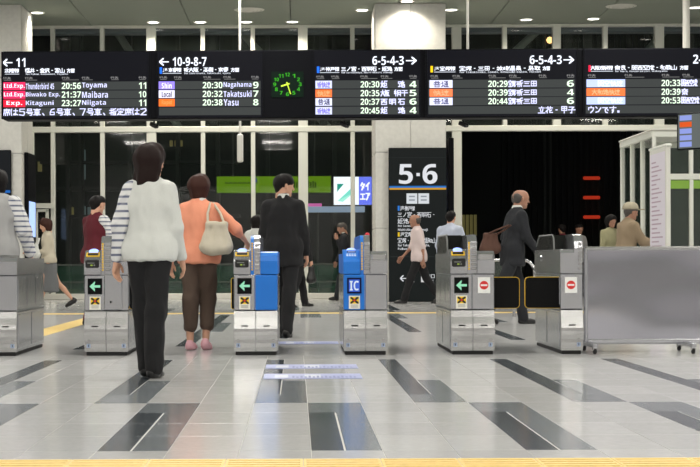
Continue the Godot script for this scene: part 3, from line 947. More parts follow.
func materials() -> void:
	mat("rubber", rgb8(22, 22, 23), 0.7)
	for m in [["steel", 196, 197, 202, 0.2], ["steel_bright", 186, 186, 186, 0.27], ["steel_side", 190, 192, 197, 0.18]]:
		var sm0 := mat(m[0], rgb8(m[1], m[2], m[3]), m[4], 0.9)
		sm0.roughness_texture = noise_tex(256, 0.015, Color(0.9, 0.9, 0.9), Color(1, 1, 1), 3, 2)
		sm0.uv1_triplanar = true
		sm0.uv1_scale = Vector3(1.5, 1.5, 1.5)
	mat("steel_sheet", rgb8(190, 190, 200), 0.1, 0.95)
	mat("chrome", rgb8(200, 200, 200), 0.15, 1.0)
	mat("blue_paint", rgb8(20, 112, 205), 0.35)
	mat("black_plastic", rgb8(18, 18, 19), 0.35)
	mat("black_gloss", rgb8(14, 15, 15), 0.12)
	mat("red_plastic", rgb8(205, 30, 45), 0.3)
	mat("grey_plastic", rgb8(112, 114, 112), 0.5)
	mat("flap_pad", rgb8(12, 12, 13), 0.7).metallic_specular = 0.25
	mat("yellow_tape", rgb8(228, 184, 40), 0.5)
	mat("white_paint", rgb8(214, 213, 205), 0.5)
	mat("ceiling_paint", rgb8(136, 143, 132), 0.7)
	mat("wall_paint", rgb8(206, 204, 206), 0.8)
	var pil := mat("pillar_panel", rgb8(216, 215, 209), 0.55)
	grain(pil, 1.5, 0.02, 0.95, 8)
	mat("mullion_paint", rgb8(222, 224, 215), 0.45)
	mat("dark_wall", rgb8(46, 52, 50), 0.7)
	mat("dark_steel", rgb8(60, 66, 62), 0.6)
	mat("asphalt", rgb8(40, 41, 42), 0.8)
	mat("board_case", rgb8(13, 14, 19), 0.5).metallic_specular = 0.2
	mat("rod_paint", rgb8(205, 203, 195), 0.5)
	mat("panel_light", Color.WHITE)
	lamp_mat("panel_light", rgb8(255, 248, 236), 4.0)
	lamp_mat("down_light", rgb8(255, 250, 240), 6.0)
	lamp_mat("red_lamp", rgb8(255, 74, 44), 0.32)
	lamp_mat("amber_lamp", rgb8(255, 205, 130), 2.0)
	lamp_mat("dim_window_light", rgb8(190, 180, 110), 0.12)
	lamp_mat("cool_window_light", rgb8(150, 175, 175), 0.12)
	lamp_mat("status_screen", rgb8(150, 175, 255), 0.9)
	lamp_mat("blue_sign_light", rgb8(170, 200, 255), 0.75)
	var glass := mat("window_glass", rgb8(90, 105, 98), 0.03)
	glass.transparency = BaseMaterial3D.TRANSPARENCY_ALPHA
	glass.albedo_color.a = 0.03
	glass.metallic_specular = 0.36
	var low := mat("green_glass", rgb8(70, 110, 92), 0.04)
	low.transparency = BaseMaterial3D.TRANSPARENCY_ALPHA
	low.albedo_color.a = 0.22
	var booth := mat("booth_glass", rgb8(110, 135, 120), 0.05)
	booth.transparency = BaseMaterial3D.TRANSPARENCY_ALPHA
	booth.albedo_color.a = 0.07
	# floor stones
	for k in 3:
		for kind in [["light_stone", 206, 206, 206], ["mid_stone", 126, 132, 137], ["dark_stone", 72, 79, 85]]:
			var d: float = [0.0, 3.0, -3.0][k]
			var m := mat("%s_%d" % [kind[0], k], rgb8(kind[1] + d, kind[2] + d, kind[3] + d), 0.16)
			grain(m, 0.9 + 0.2 * k, 0.08, 0.95, 20 + k)
			m.roughness_texture = noise_tex(256, 0.02, Color(0.85, 0.85, 0.85), Color(1, 1, 1), 31 + k)
			m.metallic_specular = 0.5
	grain(mat("warm_stone", rgb8(118, 119, 108), 0.2), 1.0, 0.08, 0.94, 27)
	mat("grout", rgb8(196, 194, 190), 0.6)
	var tact := mat("tactile_yellow", rgb8(242, 210, 130), 0.55)
	grain(tact, 2.0, 0.05, 0.9, 44)
	# cloth, hair, skin
	for c in [["white_cloth", 224, 226, 222], ["black_cloth", 22, 22, 25], ["charcoal_cloth", 32, 34, 39], ["orange_cloth", 246, 162, 130], ["brown_cloth", 84, 68, 58], ["maroon_cloth", 92, 20, 34], ["grey_cloth", 112, 114, 116], ["cream_cloth", 205, 196, 176], ["beige_cloth", 142, 124, 100], ["cap_cloth", 170, 162, 140], ["pale_pink_cloth", 226, 208, 206], ["pale_blue_cloth", 198, 206, 224], ["pale_yellow_cloth", 156, 152, 118], ["tan_bag", 88, 60, 49], ["rose_cloth", 190, 110, 112], ["mustard_cloth", 196, 178, 92], ["light_grey_cloth", 176, 176, 176]]:
		var m := mat(c[0], rgb8(c[1], c[2], c[3]), 0.9)
		grain(m, 6.0, 0.08, 0.9, 60)
	var stripes := picture(8, 64, rgb8(222, 222, 222))
	for y in 64:
		if y % 16 < 5:
			fill(stripes, 0, y, 8, y + 1, rgb8(98, 104, 128))
	var sm := mat("striped_cloth", Color.WHITE, 0.9)
	sm.albedo_texture = ImageTexture.create_from_image(stripes)
	sm.uv1_triplanar = true
	sm.uv1_scale = Vector3(5, 5, 5)
	mat("skin", rgb8(206, 158, 132), 0.55)
	mat("skin_tan", rgb8(166, 122, 100), 0.55)
	mat("eye", rgb8(30, 22, 20), 0.2)
	mat("hair_dark", rgb8(20, 17, 17), 0.6).metallic_specular = 0.3
	mat("hair_brown", rgb8(60, 34, 27), 0.6).metallic_specular = 0.3
	mat("hair_red_brown", rgb8(32, 19, 17), 0.6).metallic_specular = 0.3
	mat("hair_grey", rgb8(70, 66, 62), 0.6)
	mat("black_leather", rgb8(18, 17, 18), 0.35)
	mat("pink_shoe", rgb8(222, 170, 180), 0.7)
	mat("heel_black", rgb8(15, 15, 16), 0.35)
	make_prints()

func make_prints() -> void:
	# arrow on black
	var im := picture(96, 104, rgb8(8, 12, 10))
	fill_tri(im, Vector2(12, 52), Vector2(48, 18), Vector2(48, 86), rgb8(168, 246, 204))
	fill_tri(im, Vector2(34, 52), Vector2(58, 28), Vector2(58, 76), rgb8(8, 12, 10))
	fill_tri(im, Vector2(12, 52), Vector2(42, 24), Vector2(54, 24), rgb8(168, 246, 204))
	fill(im, 26, 44, 84, 60, rgb8(168, 246, 204))
	glow_mat("arrow_screen", im, 0.8)
	# IC on dark blue
	im = picture(96, 104, rgb8(16, 22, 60))
	fill(im, 12, 12, 84, 92, rgb8(70, 110, 225))
	words(im, "IC", 18, 20, 78, 84, rgb8(235, 245, 255))
	glow_mat("ic_screen", im, 0.85)
	# caution sticker
	im = picture(80, 96, rgb8(226, 224, 214))
	fill(im, 8, 8, 72, 58, rgb8(240, 200, 20))
	line(im, Vector2(16, 14), Vector2(64, 52), 11, rgb8(25, 22, 18))
	line(im, Vector2(64, 14), Vector2(16, 52), 11, rgb8(25, 22, 18))
	disc(im, 40, 33, 8, rgb8(205, 40, 30))
	for y in [66, 74, 82]:
		fill(im, 14, y, 66, y + 3, rgb8(120, 118, 112))
	print_mat("sticker_print", im)
	# no entry
	im = picture(96, 128, rgb8(232, 232, 230))
	disc(im, 48, 64, 34, rgb8(212, 38, 36))
	fill(im, 22, 57, 74, 71, rgb8(240, 238, 236))
	print_mat("barred_print", im)
	im = picture(32, 32, rgb8(150, 164, 190))
	fill(im, 12, 6, 20, 24, rgb8(40, 50, 74))
	print_mat("lock_print", im)
	im = picture(50, 20, rgb8(18, 18, 19))
	fill(im, 3, 4, 22, 16, rgb8(150, 180, 60))
	disc(im, 36, 10, 7, rgb8(120, 122, 120))
	print_mat("slot_print", im)
	im = picture(112, 118, rgb8(24, 116, 212))
	for y in [[34, 58], [68, 92]]:
		for k in 4:
			fill(im, 14 + k * 22, y[0], 30 + k * 22, y[1], rgb8(200, 220, 245))
			fill(im, 18 + k * 22, y[0] + 8, 30 + k * 22, y[0] + 13, rgb8(24, 116, 212))
	fill(im, 20, 8, 92, 24, rgb8(30, 44, 110))
	for k in 6:
		fill(im, 28 + k * 10, 12, 35 + k * 10, 20, rgb8(170, 185, 235))
	print_mat("reader_print", im)

# ---------------------------------------------------------------- shell
func shell() -> void:
	var c := structure("ceiling")
	# long ceiling panels running towards the glass, with open joints
	var x := -13.0
	while x < 17.0:
		put("ceiling_panel", box_mesh(Vector3(x + 0.008, CEIL, GLASS_Z - 0.3), Vector3(x + 2.142, CEIL + 0.06, 11.0), 0.01), M.ceiling_paint, c)
		x += 2.15
	put("ceiling_slab", box_mesh(Vector3(-13.2, CEIL + 0.06, GLASS_Z - 0.3), Vector3(17.2, CEIL + 0.3, 11.2)), M.dark_steel, c)
	var wl := structure("wall_left")
	put("wall_face", box_mesh(Vector3(-13.2, -0.2, GLASS_Z - 0.3), Vector3(-13.0, CEIL + 0.1, 11.2)), M.wall_paint, wl)
	var wr := structure("wall_right")
	put("wall_face", box_mesh(Vector3(17.0, -0.2, GLASS_Z - 0.3), Vector3(17.2, CEIL + 0.1, 11.2)), M.wall_paint, wr)
	var bb := structure("baseboard_rear")
	put("baseboard", box_mesh(Vector3(-13.0, 0.0, 10.94), Vector3(17.0, 0.2, 11.0), 0.01), M.dark_steel, bb)
	var wf := structure("wall_rear")
	put("wall_face", box_mesh(Vector3(-13.2, -0.2, 11.0), Vector3(17.2, CEIL + 0.1, 11.2)), M.wall_paint, wf)

# ---------------------------------------------------------------- floor
func floor_tiles() -> void:
	var f := structure("floor")
	put("floor_bed", box_mesh(Vector3(-13.2, -0.2, GLASS_Z - 0.3), Vector3(17.2, -0.0025, 11.2)), M.grout, f)
	var stone := {}       # a mesh per size
	var lay := func(called: String, x0: float, x1: float, z0: float, z1: float, kind: String, top := 0.0) -> void:
		var key := "%.3f %.3f" % [x1 - x0, z1 - z0]
		if not stone.has(key):
			var g := 0.0012
			stone[key] = box_mesh(Vector3(g, -0.03, g), Vector3(x1 - x0 - g, 0.0, z1 - z0 - g), 0.0012)
		put(called, stone[key], M["%s_%d" % [kind, rng.randi() % 3]], f, Vector3(x0, top, -z1))
	var W := 0.3
	var X0 := 0.0616
	# the yellow guiding strip across the front
	for k in range(-11, 14):
		var xa := X0 - 0.035 + k * 0.3085
		var tl := put("tactile_tile", box_mesh(Vector3(0.001, -0.03, 0.001), Vector3(0.3075, 0.0, 0.299), 0.002), M.tactile_yellow, f, Vector3(xa, 0.0, -6.79))
		for j in 4:
			var bar := put("tactile_bar", box_mesh(Vector3(0.012, 0.0, 0.035 + j * 0.072), Vector3(0.297, 0.0025, 0.06 + j * 0.072), 0.004), M.tactile_yellow, tl)
	# single stones from the strip to the gates
	var rows := [6.79, 7.08]
	while rows[-1] < 14.2:
		rows.append(rows[-1] + 0.6)
	for r in rows.size() - 1:
		var za: float = rows[r]
		var zb: float = rows[r + 1]
		var first := 99
		var last := -99
		for k in range(-13, 15):
			var xa := X0 + k * W
			if xa + W < wx(-70, zb) or xa > wx(770, zb):
				continue
			first = mini(first, k)
			last = maxi(last, k)
			var xm := xa + 0.142
			var c := posmod(k, 3)
			if c == 0 and za >= 7.0 and zb < 8.9:
				lay.call("stone_tile", xa, xm - 0.003, za, zb, "dark_stone")
				lay.call("stone_tile", xm + 0.003, xa + W, za, zb, "mid_stone")
			elif c == 0 and za >= 8.8 and zb < 9.5:
				lay.call("stone_tile", xa, xa + W, za, zb, "mid_stone")
			elif c == 2 and za >= 9.4 and zb < 10.1:
				lay.call("stone_tile", xa, xa + W, za, zb, "mid_stone")
			elif c == 2 and za >= 10.0 and zb < 11.3:
				lay.call("stone_tile", xa, xm - 0.002, za, zb, "dark_stone")
				lay.call("stone_tile", xm + 0.002, xa + W, za, zb, "mid_stone")
			elif c == 2 and za >= 11.2 and zb < 13.7:
				lay.call("stone_tile", xa, xm, za, zb, "dark_stone")
				lay.call("stone_tile", xm, xa + W, za, zb, "light_stone")
			else:
				lay.call("stone_tile", xa, xa + W, za, zb, "light_stone")
		if first > -13:
			lay.call("stone_run", X0 - 13 * W, X0 + first * W, za, zb, "light_stone")
		if last < 14:
			lay.call("stone_run", X0 + (last + 1) * W, X0 + 15 * W, za, zb, "light_stone")
	# beyond the gates the stones are too small to pick apart: long runs
	var zfar: float = rows[-1]
	put("stone_field", box_mesh(Vector3(-13.0, -0.03, GLASS_Z), Vector3(17.0, -0.001, -zfar)), M.light_stone_0, f)
	put("stone_field", box_mesh(Vector3(-13.0, -0.03, -6.49), Vector3(17.0, -0.001, -4.5)), M.light_stone_1, f)
	put("stone_field", box_mesh(Vector3(-13.0, -0.03, -4.5), Vector3(17.0, -0.001, 11.0)), M.warm_stone, f)
	put("stone_field", box_mesh(Vector3(-13.0, -0.03, -zfar), Vector3(X0 - 13 * W, -0.001, -6.49)), M.light_stone_0, f)
	put("stone_field", box_mesh(Vector3(X0 + 15 * W, -0.03, -zfar), Vector3(17.0, -0.001, -6.49)), M.light_stone_1, f)
	for s in [[-4, 0, 0.5, 15.9, 19.2, "dark_stone"], [-4, 0, 0.5, 19.2, 25.3, "dark_stone"], [-4, 0.5, 1, 19.2, 22.0, "mid_stone"], [-1, 0, 0.5, 17.5, 20.0, "dark_stone"], [0, 0, 1, 24.0, 27.0, "mid_stone"], [-1, 0.5, 1, 27.6, 30.0, "mid_stone"], [2, 0, 0.5, 16.0, 19.0, "mid_stone"], [4, 0, 0.5, 19.0, 26.0, "dark_stone"], [4, 0.5, 1, 23.5, 28.0, "mid_stone"], [5, 0, 0.5, 27.5, 31.0, "dark_stone"], [7, 0, 0.5, 17.0, 22.0, "dark_stone"], [8, 0, 1, 22.0, 24.5, "mid_stone"], [-7, 0, 0.5, 15.4, 18.0, "dark_stone"], [-10, 0, 0.5, 22.0, 27.0, "mid_stone"], [-8, 0, 1, 24.0, 29.0, "mid_stone"]]:
		lay.call("stone_strip", X0 + (s[0] + s[1]) * W, X0 + (s[0] + s[2]) * W, s[3], s[4], s[5], 0.0005)
	# yellow guiding strips behind the gates
	put("tactile_strip", box_mesh(Vector3(-13.0, -0.02, -26.35), Vector3(6.0, 0.003, -25.85), 0.002), M.tactile_yellow, f)
	put("tactile_strip", box_mesh(Vector3(-3.02, -0.02, -25.85), Vector3(-2.72, 0.003, -16.4), 0.002), M.tactile_yellow, f)
	# printed strips stuck on the floor in front of the wide passage
	var im := picture(360, 40, rgb8(176, 182, 222))
	fill(im, 40, 8, 90, 32, rgb8(226, 230, 244))
	fill(im, 150, 8, 210, 32, rgb8(226, 230, 244))
	for k in 16:
		fill(im, 105 + k * 15, 24 if k % 2 else 18, 113 + k * 15, 34, rgb8(112, 122, 180))
	print_mat("floor_print", im, 0.3)
	var spots := [[265.5, 357, 366.8, "farther of two pale blue printed strips on floor before the passage"], [263.5, 361, 376.5, "nearer of two pale blue printed strips on floor before the passage"], [279, 338, 343.0, "pale blue printed floor strip inside the middle passage"]]
	for s in spots:
		var z: float = 1335.0 / (s[2] - 262.0)
		var x0: float = wx(s[0], z)
		var x1: float = wx(s[1], z)
		var deep: float = 0.5
		var d := put(numbered("floor_sticker"), plate_mesh(x1 - x0, deep, 0.002), M.floor_print, self, Vector3((x0 + x1) / 2, 0.0035, -z), Vector3(-PI / 2, 0, 0))
		tag(d, s[3], "floor sticker", "printed strips on the floor")

# ---------------------------------------------------------------- glass wall
func window_wall() -> void:
	var z := -GLASS_Z
	var rail_lo := wy(132.0, z)
	var rail_hi := wy(126.3, z)
	var at := structure("window_1", Vector3(0, 0, GLASS_Z))
	var bars := [[-140, 9], [-90, 4], [-40, 4], [3, 9], [53.5, 4], [103, 4.2], [152, 9.5], [203.5, 4.2], [253.5, 4.2], [303.5, 9.5], [353, 4.2], [405, 4.2], [457, 9.5], [505, 4.4], [557, 8], [605.5, 4.6], [659.5, 9], [710, 4.4], [760, 9], [810, 4.4], [860, 9]]
	for b in bars:
		var x := wx(b[0], z)
		var h: float = b[1] * z / F / 2.0
		var foot: float = rail_lo if b[0] > 480 and b[0] < 650 else 0.0
		put("mullion", box_mesh(Vector3(x - h, foot, -0.09), Vector3(x + h, CEIL, 0.09), 0.008), M.mullion_paint, at)
	put("transom", box_mesh(Vector3(wx(-150, z), rail_lo, -0.1), Vector3(wx(870, z), rail_hi, 0.1), 0.01), M.mullion_paint, at)
	put("head_rail", box_mesh(Vector3(-13.0, CEIL - 0.05, -0.1), Vector3(17.0, CEIL, 0.1), 0.008), M.mullion_paint, at)
	for k in bars.size() - 1:
		var xa: float = wx(bars[k][0] + bars[k][1] / 2.0, z)
		var xb: float = wx(bars[k + 1][0] - bars[k + 1][1] / 2.0, z)
		put("pane", box_mesh(Vector3(xa, rail_hi, -0.006), Vector3(xb, CEIL - 0.05, 0.006), 0.001), M.window_glass, at)
		if bars[k][0] >= 457 and bars[k][0] < 650:
			continue
		put("pane", box_mesh(Vector3(xa, 0.75, -0.006), Vector3(xb, rail_lo, 0.006), 0.001), M.window_glass, at)
		put("lower_pane", box_mesh(Vector3(xa, 0.12, -0.006), Vector3(xb, 0.74, 0.006), 0.001), M.green_glass, at)
		if bars[k][0] != 3:
			put("guard_bar", box_mesh(Vector3(xa, 0.72, -0.03), Vector3(xb, 0.76, 0.03), 0.006), M.dark_steel, at)
			put("guard_bar", box_mesh(Vector3(xa, 0.35, 0.03), Vector3(xb, 0.38, 0.06), 0.006), M.dark_steel, at)
	var kb := structure("baseboard_glass")
	put("kerb", box_mesh(Vector3(-13.0, 0.0, GLASS_Z - 0.15), Vector3(wx(452, z), 0.12, GLASS_Z + 0.22), 0.01), M.white_paint, kb)
	put("kerb", box_mesh(Vector3(wx(660, z), 0.0, GLASS_Z - 0.15), Vector3(17.0, 0.12, GLASS_Z + 0.22), 0.01), M.white_paint, kb)
	# a framed service door at the left, with the pane over it
	var dz := z - 0.12
	var dr := structure("door_1", Vector3(0, 0, -dz))
	var xa := wx(33, dz)
	var xb := wx(55, dz)
	put("door_frame", box_mesh(Vector3(xa, wy(207.5, dz), -0.05), Vector3(xb, wy(202.5, dz), 0.05), 0.006), M.mullion_paint, dr)
	put("door_frame", box_mesh(Vector3(xa - 0.05, 0, -0.05), Vector3(xa + 0.03, rail_lo, 0.05), 0.006), M.mullion_paint, dr)
	put("door_stile", box_mesh(Vector3(xa + 0.05, 0.13, -0.02), Vector3(xa + 0.11, wy(209, dz), 0.03), 0.006), M.mullion_paint, dr)
	put("door_stile", box_mesh(Vector3(xb - 0.2, 0.13, -0.02), Vector3(xb - 0.13, wy(209, dz), 0.03), 0.006), M.mullion_paint, dr)
	put("door_rail", box_mesh(Vector3(xa + 0.05, wy(211, dz), -0.02), Vector3(xb - 0.13, wy(208.4, dz), 0.03), 0.006), M.mullion_paint, dr)
	put("door_handle", tube_mesh([Vector3(xb - 0.23, 0.9, 0.06), Vector3(xb - 0.23, 1.25, 0.06)], 0.015), M.chrome, dr)

func big_sign(label: String, at: Vector3, turn: float, w: float, h: float, m: Material) -> void:
	var t := thing("pillar_sign", label, "sign", at, turn)
	put("casing", box_mesh(Vector3(-w / 2, 0.0, -0.1), Vector3(w / 2, h, -0.008), 0.01), M.board_case, t)
	put("sign_face", plate_mesh(w - 0.02, h - 0.02, 0.006), m, t, Vector3(0, h / 2, 0.0))

func pillars() -> void:
	var zc := 33.4
	var deep := 1.4
	for p in [[-62.0, 22.0, "left"], [375.5, 446.5, "middle"]]:
		var s := structure("wall_pillar_" + p[2])
		var x0 := wx(p[0], zc)
		var x1 := wx(p[1], zc)
		put("pillar_core", box_mesh(Vector3(x0 + 0.02, 0, -zc - deep + 0.02), Vector3(x1 - 0.02, CEIL, -zc - 0.02)), M.wall_paint, s)
		# cladding panels, four high and two across the face
		var ys := [0.02, 1.45, 2.95, 4.45, CEIL]
		for k in 4:
			var ya: float = ys[k] + 0.006
			var yb: float = ys[k + 1] - 0.006
			for j in 2:
				var xa := lerpf(x0, x1, j / 2.0) + 0.004
				var xb := lerpf(x0, x1, (j + 1) / 2.0) - 0.004
				put("cladding_panel", box_mesh(Vector3(xa, ya, -zc - 0.02), Vector3(xb, yb, -zc), 0.008), M.pillar_panel, s)
				var za := -zc - 0.02 - deep * j / 2.0
				put("cladding_panel", box_mesh(Vector3(x0, ya, za - deep / 2 + 0.02), Vector3(x0 + 0.02, yb, za - 0.004), 0.008), M.pillar_panel, s)
				put("cladding_panel", box_mesh(Vector3(x1 - 0.02, ya, za - deep / 2 + 0.02), Vector3(x1, yb, za - 0.004), 0.008), M.pillar_panel, s)
	# platform sign on the middle pillar: photo x 389-447, y 148-302
	var S := 6.0
	var im := picture(int(58 * S), int(154 * S), rgb8(26, 30, 29))
	var q := func(px: float) -> float: return (px - 389.0) * S
	var r := func(py: float) -> float: return (py - 148.0) * S
	var white := rgb8(238, 240, 245)
	fill(im, q.call(389), r.call(157.3), q.call(447), r.call(157.7), rgb8(44, 48, 47))
	words(im, "5", q.call(398.8), r.call(164), q.call(413), r.call(184), white)
	fill(im, q.call(416.6), r.call(173), q.call(420.2), r.call(176.2), white)
	words(im, "6", q.call(423), r.call(164), q.call(438), r.call(184), white)
	fill(im, q.call(388), r.call(186), q.call(448), r.call(188), rgb8(40, 120, 205))
	fill(im, q.call(388), r.call(188), q.call(448), r.call(189.8), rgb8(225, 160, 40))
	for k in 2:
		fill(im, q.call(406.5 + k * 12), r.call(193.5), q.call(417.5 + k * 12), r.call(204), rgb8(225, 230, 235))
		fill(im, q.call(409 + k * 12), r.call(196), q.call(415 + k * 12), r.call(197.4), rgb8(150, 158, 165))
		fill(im, q.call(409 + k * 12), r.call(199.5), q.call(415 + k * 12), r.call(201), rgb8(150, 158, 165))
	fill(im, q.call(397.5), r.call(206), q.call(399.5), r.call(211), rgb8(50, 130, 225))
	words(im, "JR", q.call(400), r.call(206.4), q.call(404), r.call(210.6), white)
	kanji(im, "神戸線", q.call(404.6), r.call(206.4), q.call(415), r.call(210.8), white, 2.5)
	kanji(im, "三ノ宮・西明石・", q.call(397.6), r.call(212.5), q.call(437), r.call(217.5), white, 3.2)
	kanji(im, "姫路", q.call(397.6), r.call(219), q.call(409), r.call(224), white, 3.2)
	kanji(im, "方面", q.call(411), r.call(220), q.call(420), r.call(224), white, 2.5)
	words(im, "for Sannomiya,", q.call(397.6), r.call(225), q.call(420), r.call(228), white)
	words(im, "Nishi-Akashi, Himeji", q.call(397.6), r.call(228.8), q.call(428), r.call(232), white)
	fill(im, q.call(397.5), r.call(232.6), q.call(399.5), r.call(237), rgb8(240, 200, 40))
	words(im, "JR", q.call(400), r.call(232.8), q.call(404), r.call(236.6), white)
	kanji(im, "宝塚線", q.call(404.6), r.call(232.6), q.call(415), r.call(236.8), white, 2.5)
	kanji(im, "宝塚・三田・福知山", q.call(397.6), r.call(238.5), q.call(437), r.call(243.2), white, 3.0)
	words(im, "for Takarazuka, Sanda,", q.call(397.6), r.call(244.5), q.call(430), r.call(247.3), white)
	words(im, "Fukuchiyama", q.call(397.6), r.call(248), q.call(420), r.call(251), white)
	fill(im, q.call(389), r.call(257), q.call(447), r.call(257.5), rgb8(54, 58, 57))
	kanji(im, "←", q.call(400), r.call(275.5), q.call(408.5), r.call(282.5), white, 5)
	fill(im, q.call(408.5), r.call(275), q.call(414), r.call(283), rgb8(215, 215, 215))
	fill(im, q.call(409), r.call(277), q.call(411), r.call(281), rgb8(200, 50, 45))
	fill(im, q.call(421), r.call(275), q.call(425), r.call(283), rgb8(215, 215, 215))
	kanji(im, "出口", q.call(427), r.call(275), q.call(435.5), r.call(279), white, 2.5)
	words(im, "Exit", q.call(427), r.call(280), q.call(434), r.call(283), white, false)
	glow_mat("platform_sign_face", im, 0.9)
	var zs := 33.26
	big_sign("tall black pillar sign reading 5·6 in white above blue and yellow lines", Vector3(wx(418, zs), wy(302, zs), -zs), 0.0, 58 * zs / F, 154 * zs / F, M.platform_sign_face)
	# its neighbour on the left pillar, cut by the picture's edge
	im = picture(290, 770, rgb8(30, 33, 36))
	fill(im, 0, 200, 290, 214, rgb8(40, 120, 215))
	glow_mat("left_sign_face", im, 0.7)
	big_sign("tall dark pillar sign with a blue line at the left picture edge", Vector3(wx(-18, zs), wy(303, zs), -zs), 0.0, 58 * zs / F, 154 * zs / F, M.left_sign_face)
	# narrow lit sign on the left pillar's side
	var zz := 34.2
	var t := thing("side_sign", "narrow dark sign on the left pillar's side with a pale blue lit half", "sign", Vector3(wx(22, zc) + 0.05, 0, -zz), PI / 2)
	put("casing", box_mesh(Vector3(-0.5, 0.35, -0.045), Vector3(0.5, wy(153, zz), 0.03), 0.01), M.board_case, t)
	put("lit_panel", box_mesh(Vector3(-0.4, wy(236, zz), 0.02), Vector3(0.4, wy(201, zz), 0.036), 0.004), M.blue_sign_light, t)
	# black edge of another sign board just right of the middle pillar
	t = thing("edge_sign", "black sign board seen edge-on between the middle pillar and the mullion", "sign", Vector3(wx(449.5, 34.5), 0.0, -34.5))
	put("casing", box_mesh(Vector3(-0.05, 0.3, -0.5), Vector3(0.05, wy(140, 34.5), 0.5), 0.01), M.board_case, t)
	put("base_plate", box_mesh(Vector3(-0.15, 0, -0.3), Vector3(0.15, 0.3, 0.3), 0.01), M.dark_steel, t)

# ---------------------------------------------------------------- outside, at night
func outside() -> void:
	var g := structure("pavement_outside")
	put("paving", box_mesh(Vector3(-30, -0.25, -75), Vector3(35, -0.02, GLASS_Z - 0.3)), M.asphalt, g)
	var eave := structure("trim_1")
	put("tie_beam", box_mesh(Vector3(-13, wy(132, 40.0), -40.15), Vector3(17, wy(126, 40.0), -39.85), 0.02), M.dark_steel, eave)
	put("eave_beam", box_mesh(Vector3(-13, wy(34, 38.0), -38.2), Vector3(17, wy(27.5, 38.0), -37.8), 0.02), mat("eave_paint", rgb8(120, 132, 138), 0.5), eave)
	# dark building over the way on the left: floors, columns and a few lit windows
	var zb := 52.0
	var b := thing("building", "dark building beyond the glass on the left with dimly lit bays", "building", Vector3(0, 0, -zb))
	put("wall", box_mesh(Vector3(wx(-60, zb), -0.2, -1.0), Vector3(wx(455, zb), 12.0, -0.5)), M.dark_wall, b)
	for y in [[160, 163], [186, 190], [214, 217], [120, 124]]:
		put("floor_beam", box_mesh(Vector3(wx(40, zb), wy(y[1], zb), -0.5), Vector3(wx(240, zb), wy(y[0], zb), 0.0)), M.dark_steel, b)
	for x in [66, 79, 128, 176, 216, 266, 300, 333, 372, 410]:
		put("column", box_mesh(Vector3(wx(x, zb), -0.1, -0.4), Vector3(wx(x + 4, zb), 11.0, 0.1)), M.dark_steel, b)
	for w in [[68, 206, 72, 216, "dim"], [78, 205, 84, 217, "cool"], [86, 206, 92, 216, "cool"], [36, 160, 40, 170, "dim"], [169, 139, 172, 145, "dim"], [174, 139, 177, 145, "dim"], [179, 139, 182, 145, "dim"], [82, 148, 84, 178, "cool"], [300, 190, 304, 196, "cool"]]:
		put("window", box_mesh(Vector3(wx(w[0], zb), wy(w[3], zb), -0.5), Vector3(wx(w[2], zb), wy(w[1], zb), -0.4), 0.01), M[w[4] + "_window_light"], b)
	# slanting struts of the roof outside
	for s in [[113, 24, 131, 52, "leaning strut behind the glass above the left board"], [233, 22, 262, 54, "leaning strut behind the glass left of the clock"], [542, 28, 518, 50, "leaning strut behind the glass over the dark opening"], [672, 24, 650, 50, "leaning strut behind the glass at the far right"]]:
		var z := 40.0
		var a := Vector3(wx(s[0], z), wy(s[1], z), -z)
		var c := Vector3(wx(s[2], z), wy(s[3], z), -z)
		var d := (c - a).normalized()
		var o := put(numbered("roof_strut"), tube_mesh([a - d * (7.2 - a.y) / d.y * -1.0, a + d * (a.y - wy(129, z)) / -d.y], 0.09, 8), mat("strut_paint", rgb8(120, 132, 124), 0.5), self)
		tag(o, s[4], "strut", "roof struts outside")
	for p in [[66, "left of a close pair above the left display"], [77, "right of a close pair above the left display"], [214, "above the second display, left of the tube speaker"], [324, "just left of the middle pillar"], [568, "left of a pair right of the amber lamps"], [588, "right of a pair right of the amber lamps"], [690, "at the far right behind the thick pole"]]:
		var x: float = p[0]
		var o := put(numbered("roof_post"), box_mesh(Vector3(wx(x, 40.0) - 0.09, wy(126, 40.0), -40.1), Vector3(wx(x, 40.0) + 0.09, 9.0, -39.9), 0.01), M.dark_steel, self)
		tag(o, "slim grey roof post outside the glass, " + p[1], "post", "roof posts outside")
	# green hanging sign and lit advertisement
	var zs := 41.5
	var im := picture(680, 68, rgb8(120, 170, 20))
	for k in 22:
		fill(im, 50 + k * 9, 22 + (k % 3) * 2, 57 + k * 9, 30, rgb8(60, 92, 22))
	fill(im, 224, 8, 240, 24, rgb8(60, 90, 190))
	for k in 12:
		fill(im, 430 + k * 14, 20 + (k % 2) * 4, 440 + k * 14, 48, rgb8(64, 92, 24))
	glow_mat("green_sign_face", im, 0.5)
	var t := thing("green_sign", "long lime green lit sign hanging outside beyond the glass", "sign", Vector3(wx(274, zs), wy(184.5, zs), -zs))
	put("casing", box_mesh(Vector3(wx(217, zs) - wx(274, zs), -0.2, -0.12), Vector3(wx(332, zs) - wx(274, zs), 0.2, -0.008), 0.01), M.dark_steel, t)
	put("sign_face", plate_mesh(114 * zs / F, 16.5 * zs / F, 0.006), M.green_sign_face, t)
	for k in [-1.0, 1.0]:
		put("hanger", tube_mesh([Vector3(k, 0.2, -0.06), Vector3(k, 5.0, -0.06)], 0.025, 6), M.dark_steel, t)
	im = picture(380, 280, rgb8(236, 246, 250))
	fill(im, 250, 0, 380, 280, rgb8(96, 112, 226))
	fill_tri(im, Vector2(34, 70), Vector2(100, 70), Vector2(34, 150), rgb8(30, 140, 120))
	fill_tri(im, Vector2(40, 240), Vector2(200, 90), Vector2(210, 150), rgb8(110, 210, 190))
	fill_tri(im, Vector2(40, 240), Vector2(210, 150), Vector2(90, 250), rgb8(150, 225, 205))
	kanji(im, "タイ", 268, 60, 370, 130, rgb8(240, 245, 255), 12)
